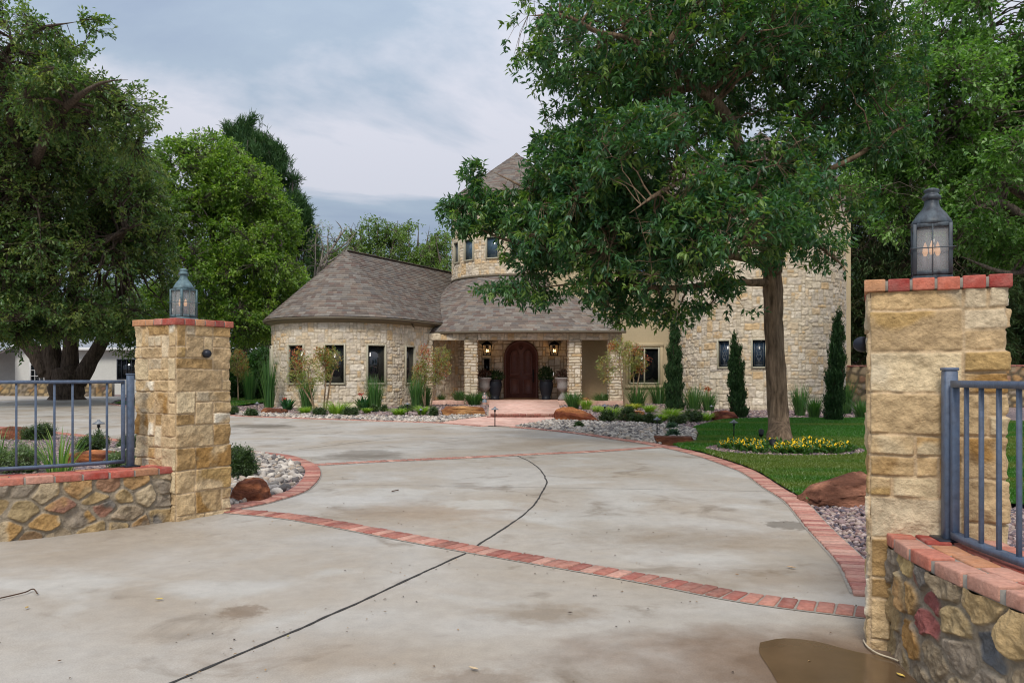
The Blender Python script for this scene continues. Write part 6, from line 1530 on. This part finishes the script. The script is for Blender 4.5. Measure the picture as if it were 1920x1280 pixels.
# ------------------------------------------------------------------ small things
def path_light(px, py, hpx, label, first=[None]):
    b = gp(px, py); s = b[1] / F; h = .46
    if first[0] is None:
        t = empty('path_light', b, label, 'path light', 'path lights along the beds'); mb = MB(); tube(mb, [b, b + [0, 0, h * .9]], .013, 8); mb.build('stem', M['iron'], t)
        mb = MB(); lathe(mb, [(.001, h + .03), (.02, h + .025), (.03, h), (.095, h - .035), (.097, h - .045), (.03, h - .04), (.025, h - .07), (.001, h - .07)], b, 18); mb.build('hat', M['hat'], t, smooth=True)
        mb = MB(); lathe(mb, [(.02, h - .07), (.028, h - .09), (.028, h - .1), (.001, h - .1)], b, 10); mb.build('lamp_holder', M['iron'], t); first[0] = t
    else: t = copy_tree(first[0], b, R.uniform(0, 3), label=label)
    t.scale = (hpx * s / .49,) * 3
    return t
for px, py, h, lab in [(928, 799, 37, 'path light at the end of the front walk'), (764, 778, 24, 'path light in the gravel below the fourth wing window'), (789, 788, 23, 'path light in the white rock strip left of the walk'), (482, 777, 24, 'path light at the left end of the house bed'), (1134, 789, 32, 'path light between the two boulders right of the walk'), (1232, 818, 37, 'path light in the white rocks right of the walk'), (1376, 828, 42, 'path light at the left rim of the pansy bed'), (1334, 779, 20, 'path light beside the pointed dark red boulder'),
                       (1251, 766, 16, 'path light at the foot of the left cypress'), (1063, 752, 14, 'path light by the porch beside the grey urn'), (1557, 780, 20, 'path light in front of the right cypress'), (185, 842, 56, 'path light seen between the bars of the left railing')]:
    path_light(px, py, h, lab)
def spot(px, py, label, ang, s=1.0):
    b = gp(px, py) + [0, 0, .03]; t = empty('ground_spotlight', b, label, 'spotlight', 'ground spotlights'); d = unit([math.cos(ang), math.sin(ang), .9]); c = b + [0, 0, .13 * s]
    mb = MB(); tube(mb, [b, c], .012 * s, 6); mb.build('stake', M['iron'], t)
    mb = MB(); tube(mb, [c - d * .07 * s, c - d * .05 * s, c + d * .03 * s, c + d * .09 * s, c + d * .1 * s], [.03 * s, .05 * s, .058 * s, .066 * s, .066 * s], 16); mb.build('housing', M['iron'], t, smooth=False)
    mb = MB(); tube(mb, [c + d * .098 * s, c + d * .104 * s], .055 * s, 16); mb.build('lens', M['cast'], t)
spot(1427, 826, 'black spotlight left of the lawn tree trunk, lens tilted up', 1.2, .8)
spot(1450, 850, 'black spotlight in front of the lawn tree trunk', 1.5, .85)
spot(445, 866, 'small square-headed light half hidden by the shrub beside the left pillar', 2.2, .8)
spot(1155, 772, 'small black spotlight in the right bed behind the bright green clump', .9, .9)
def urn(x, y, prof, m, name, label, group, plant, flute=0, nf=0):
    t = empty(name, (x, y, .4), label, 'planter', group); mb = MB(); lathe(mb, [(r, z + .4) for r, z in prof], (x, y, 0), 40, flute=flute, nf=nf); mb.build('pot', M[m], t, smooth=True)
    top = prof[-1][1] + .4; mb = MB(); lathe(mb, [(prof[-1][0] * .9, top - .03), (.001, top - .02)], (x, y, 0), 20); mb.build('soil', M['soil'], t)
    rg = np.random.default_rng(int(abs(x) * 100)); mb = MB(); k = plant[1]
    c = np.array([x, y, top + plant[3] * .5]); p = c + rvec(k, rg) * rg.random((k, 1)) ** .4 * [plant[2], plant[2], plant[3]]
    p[:, 2] = np.maximum(p[:, 2], top - .02); leaves(mb, p, unit(p - [x, y, top - .1]) * .7 + rvec(k, rg) * .5, rvec(k, rg), plant[4], plant[4] * .4, palcol(plant[0], k, rg, .2)); mb.build('planting', M['leaf'], t)
big = [(a * .8, b * .9) for a, b in [(.001, 0), (.2, 0), (.24, .02), (.24, .07), (.2, .09), (.26, .25), (.33, .5), (.35, .66), (.33, .78), (.31, .84), (.35, .86), (.35, .9), (.3, .9)]]
gy = [(.001, 0), (.2, 0), (.2, .1), (.17, .12), (.13, .2), (.08, .27), (.08, .3), (.11, .34), (.2, .42), (.24, .5), (.22, .62), (.24, .74), (.3, .82), (.32, .85), (.32, .89), (.26, .89)]
GP = [lin(44, 70, 40), lin(58, 84, 46)]
urn(-.68, 32.1, big, 'pot', 'dark_planter', 'dark glazed planter with green plant left of the front door', 'dark planters by the door', (GP, 420, .33, .22, .14))
urn(1.37, 32.1, big, 'pot', 'dark_planter', 'dark glazed planter with tall green plant right of the front door', 'dark planters by the door', (GP, 480, .3, .32, .14))
urn(-1.12, 31.9, gy, 'cast', 'footed_urn', 'grey fluted urn with reddish plant beside the left dark planter', 'grey footed urns', ([lin(96, 62, 52), lin(78, 58, 46)], 380, .3, .2, .1), .05, 20)
urn(2.0, 31.3, [(a * .98, b) for a, b in gy], 'cast', 'footed_urn', 'grey fluted urn with reddish plant standing at the right edge of the porch step', 'grey footed urns', ([lin(88, 58, 52), lin(72, 56, 46)], 380, .28, .2, .1), .05, 20)
for x, y in ((-1.0, 31.8), (1.62, 31.2)):
    mb = MB(); box(mb, (x, y, 1.42), (.02, .01, .14), .002, col=(.8, .8, .78)); t = tag(mb.build('plant_tag', M['figure']), 'white plant tag stuck in the %s' % ('left grey urn' if x < 0 else 'right grey urn'), 'plant tag')
# small robed garden statue
b = np.array([0.0, 0.0, 0.0]); sb_ = (-1.03, 30.0, float(gz(30)) - .01)
t = empty('garden_statue', b, 'small painted statue of a robed figure at the left corner of the front walk', 'statue')
mb = MB(); K = lambda r, g_, b_: lin(r, g_, b_)
def lobe(c, r, col, sub=ICO2): mb.add(sub[0] * np.array(r) + b + np.array(c), [sub[1]], col)
lathe(mb, [(.001, 0), (.15, 0), (.155, .05), (.12, .07), (.001, .07)], b, 16, col=K(150, 140, 130))
n0 = len(mb.V); lathe(mb, [(.12, .07), (.125, .15), (.10, .3), (.085, .42), (.095, .5), (.085, .56), (.035, .6), (.03, .63)], b, 22, col=K(184, 150, 138), flute=.06, nf=9)
lathe(mb, [(.135, .2), (.115, .32), (.1, .45), (.11, .52), (.06, .6), (.05, .62)], b + [0, .012, 0], 22, col=K(128, 144, 156), flute=.05, nf=7)
lobe((0, -.005, .68), (.045, .048, .058), K(196, 164, 146)); lobe((0, .012, .69), (.052, .05, .062), K(120, 138, 150)); lobe((0, -.055, .675), (.007, .01, .01), K(190, 155, 138))
for sx in (-1, 1):
    tube(mb, [b + [sx * .09, 0, .54], b + [sx * .115, -.04, .44], b + [sx * .05, -.11, .42], b + [sx * .015, -.12, .45]], [.035, .032, .026, .018], 8, col=K(176, 142, 130)); lobe((sx * .012, -.125, .465), (.012, .014, .03), K(200, 168, 150))
mb.build('body', M['figure'], t, smooth=True); t.location = sb_; t.scale = (.66, .66, .66)
# fallen leaves and twigs on the concrete
def fallen(px, py, size, col, label, name='fallen_leaf', seed=0):
    b = gp(px, py) + [0, 0, .008]; rg = np.random.default_rng(seed + int(px)); a = rg.uniform(0, 2 * PI); c, s = math.cos(a), math.sin(a); mb = MB()
    pr = [(-1, 0), (-.6, .3), (0, .42), (.55, .25), (1, 0), (.55, -.25), (0, -.4), (-.6, -.28)]
    P = [(x * size / 2 * c - y * size / 2 * s, x * size / 2 * s + y * size / 2 * c, .004 + .12 * size * (x * x * .5 + abs(y))) for x, y in pr]; P = P + [(0, 0, .003)]
    V = np.array(P) + b; j = np.arange(8); mb.add(V, [np.stack([j, (j + 1) % 8, np.full(8, 8)], -1)], col)
    mb.add(V - [0, 0, .0015], [np.stack([(j + 1) % 8, j, np.full(8, 8)], -1)], col * .8)
    o = mb.build(name, M['twig'], off=b); o.location = [float(v) for v in b]; tag(o, label, 'leaf', 'fallen leaves on the drive')
for px, py, sz, c, lab in [(1484, 1066, .07, lin(186, 156, 120), 'curled tan leaf on the concrete between the brick band and the brick border'), (298, 1126, .05, lin(206, 180, 80), 'yellow leaf on the near concrete at the left'), (888, 1257, .055, lin(190, 168, 134), 'pale tan leaf at the bottom centre of the drive'), (1689, 1270, .05, lin(210, 180, 90), 'yellow leaf beside the puddle near the rubble wall'),
                           (1069, 1151, .03, lin(70, 50, 38), 'small dark leaf below the brick band, centre right'), (1160, 995, .035, lin(70, 52, 40), 'small dark leaf just above the brick band'), (722, 1054 + 96, .02, lin(110, 90, 60), 'tiny brown leaf left of the long joint'), (50, 1142, .04, lin(170, 140, 80), 'small yellowish leaf at the far left'), (540, 1196, .03, lin(160, 150, 100), 'small pale leaf on the long joint'), (112, 1242, .02, lin(120, 90, 60), 'tiny brown leaf at the lower left'), (1382, 1079, .03, lin(176, 130, 70), 'small orange-brown leaf left of the curled tan leaf'), (735, 922, .03, lin(70, 56, 44), 'dark leaf above the brick band at the left side')]:
    fallen(px, py, sz, c, lab)
def twig(pts, r, label, col=lin(78, 56, 40)):
    P = [gp(*p) + [0, 0, .012 + .004 * R.random()] for p in pts]; mb = MB(); tube(mb, smooth_path(P, .02), r, 6, col=col); o = mb.build('twig', M['twig'], off=P[0]); o.location = [float(v) for v in P[0]]; tag(o, label, 'twig')
twig([(-5, 1126), (20, 1120), (48, 1114), (62, 1108), (70, 1116)], .004, 'crooked dark twig on the concrete at the left edge')
twig([(1619, 1204), (1626, 1216), (1645, 1230), (1672, 1238), (1684, 1244)], .004, 'pale thin twig at the foot of the near pillar', lin(200, 186, 160))
twig([(735, 923), (747, 920.5)], .006, 'short dark stick lying on the drive above the brick band')

# litter along the edges of the drive
rg = np.random.default_rng(31); mb = MB(); pp = []
for k in range(260):
    q = [EDGE_R, ISL, np.array(B1), np.array([gp(318, 1282)[:2], gp(600, 1162)[:2], gp(873, 1037)[:2]])][rg.integers(4)]
    i = rg.integers(len(q) - 1); f_ = rg.random(); c = q[i] * (1 - f_) + q[i + 1] * f_ + rg.normal(size=2) * [.25, .25]
    if inside(drive, np.array([c[0]]), np.array([c[1]]))[0]: pp.append(c)
for k in range(110): pp.append(np.array([rg.uniform(-3.5, 1.8), rg.uniform(2.3, 9)]))
pp = np.array(pp); m = len(pp); P = np.c_[pp, gz(pp[:, 1]) + .006]; sz = rg.uniform(.006, .022, m) * (1 + pp[:, 1] * .03)
a = rg.uniform(0, 6.28, m); leaves(mb, P, unit(np.c_[np.cos(a), np.sin(a), rg.uniform(0, .3, m)]), np.tile([0, 0, 1.0], (m, 1)) + rvec(m, rg) * .3, sz, sz * .5, palcol([lin(96, 76, 54), lin(60, 48, 38), lin(150, 120, 80), lin(84, 70, 56)], m, rg, .2))
tag(mb.build('leaf_litter', M['twig']), 'tiny bits of dry leaf and grit strewn over the concrete drive', 'litter', kind='stuff')
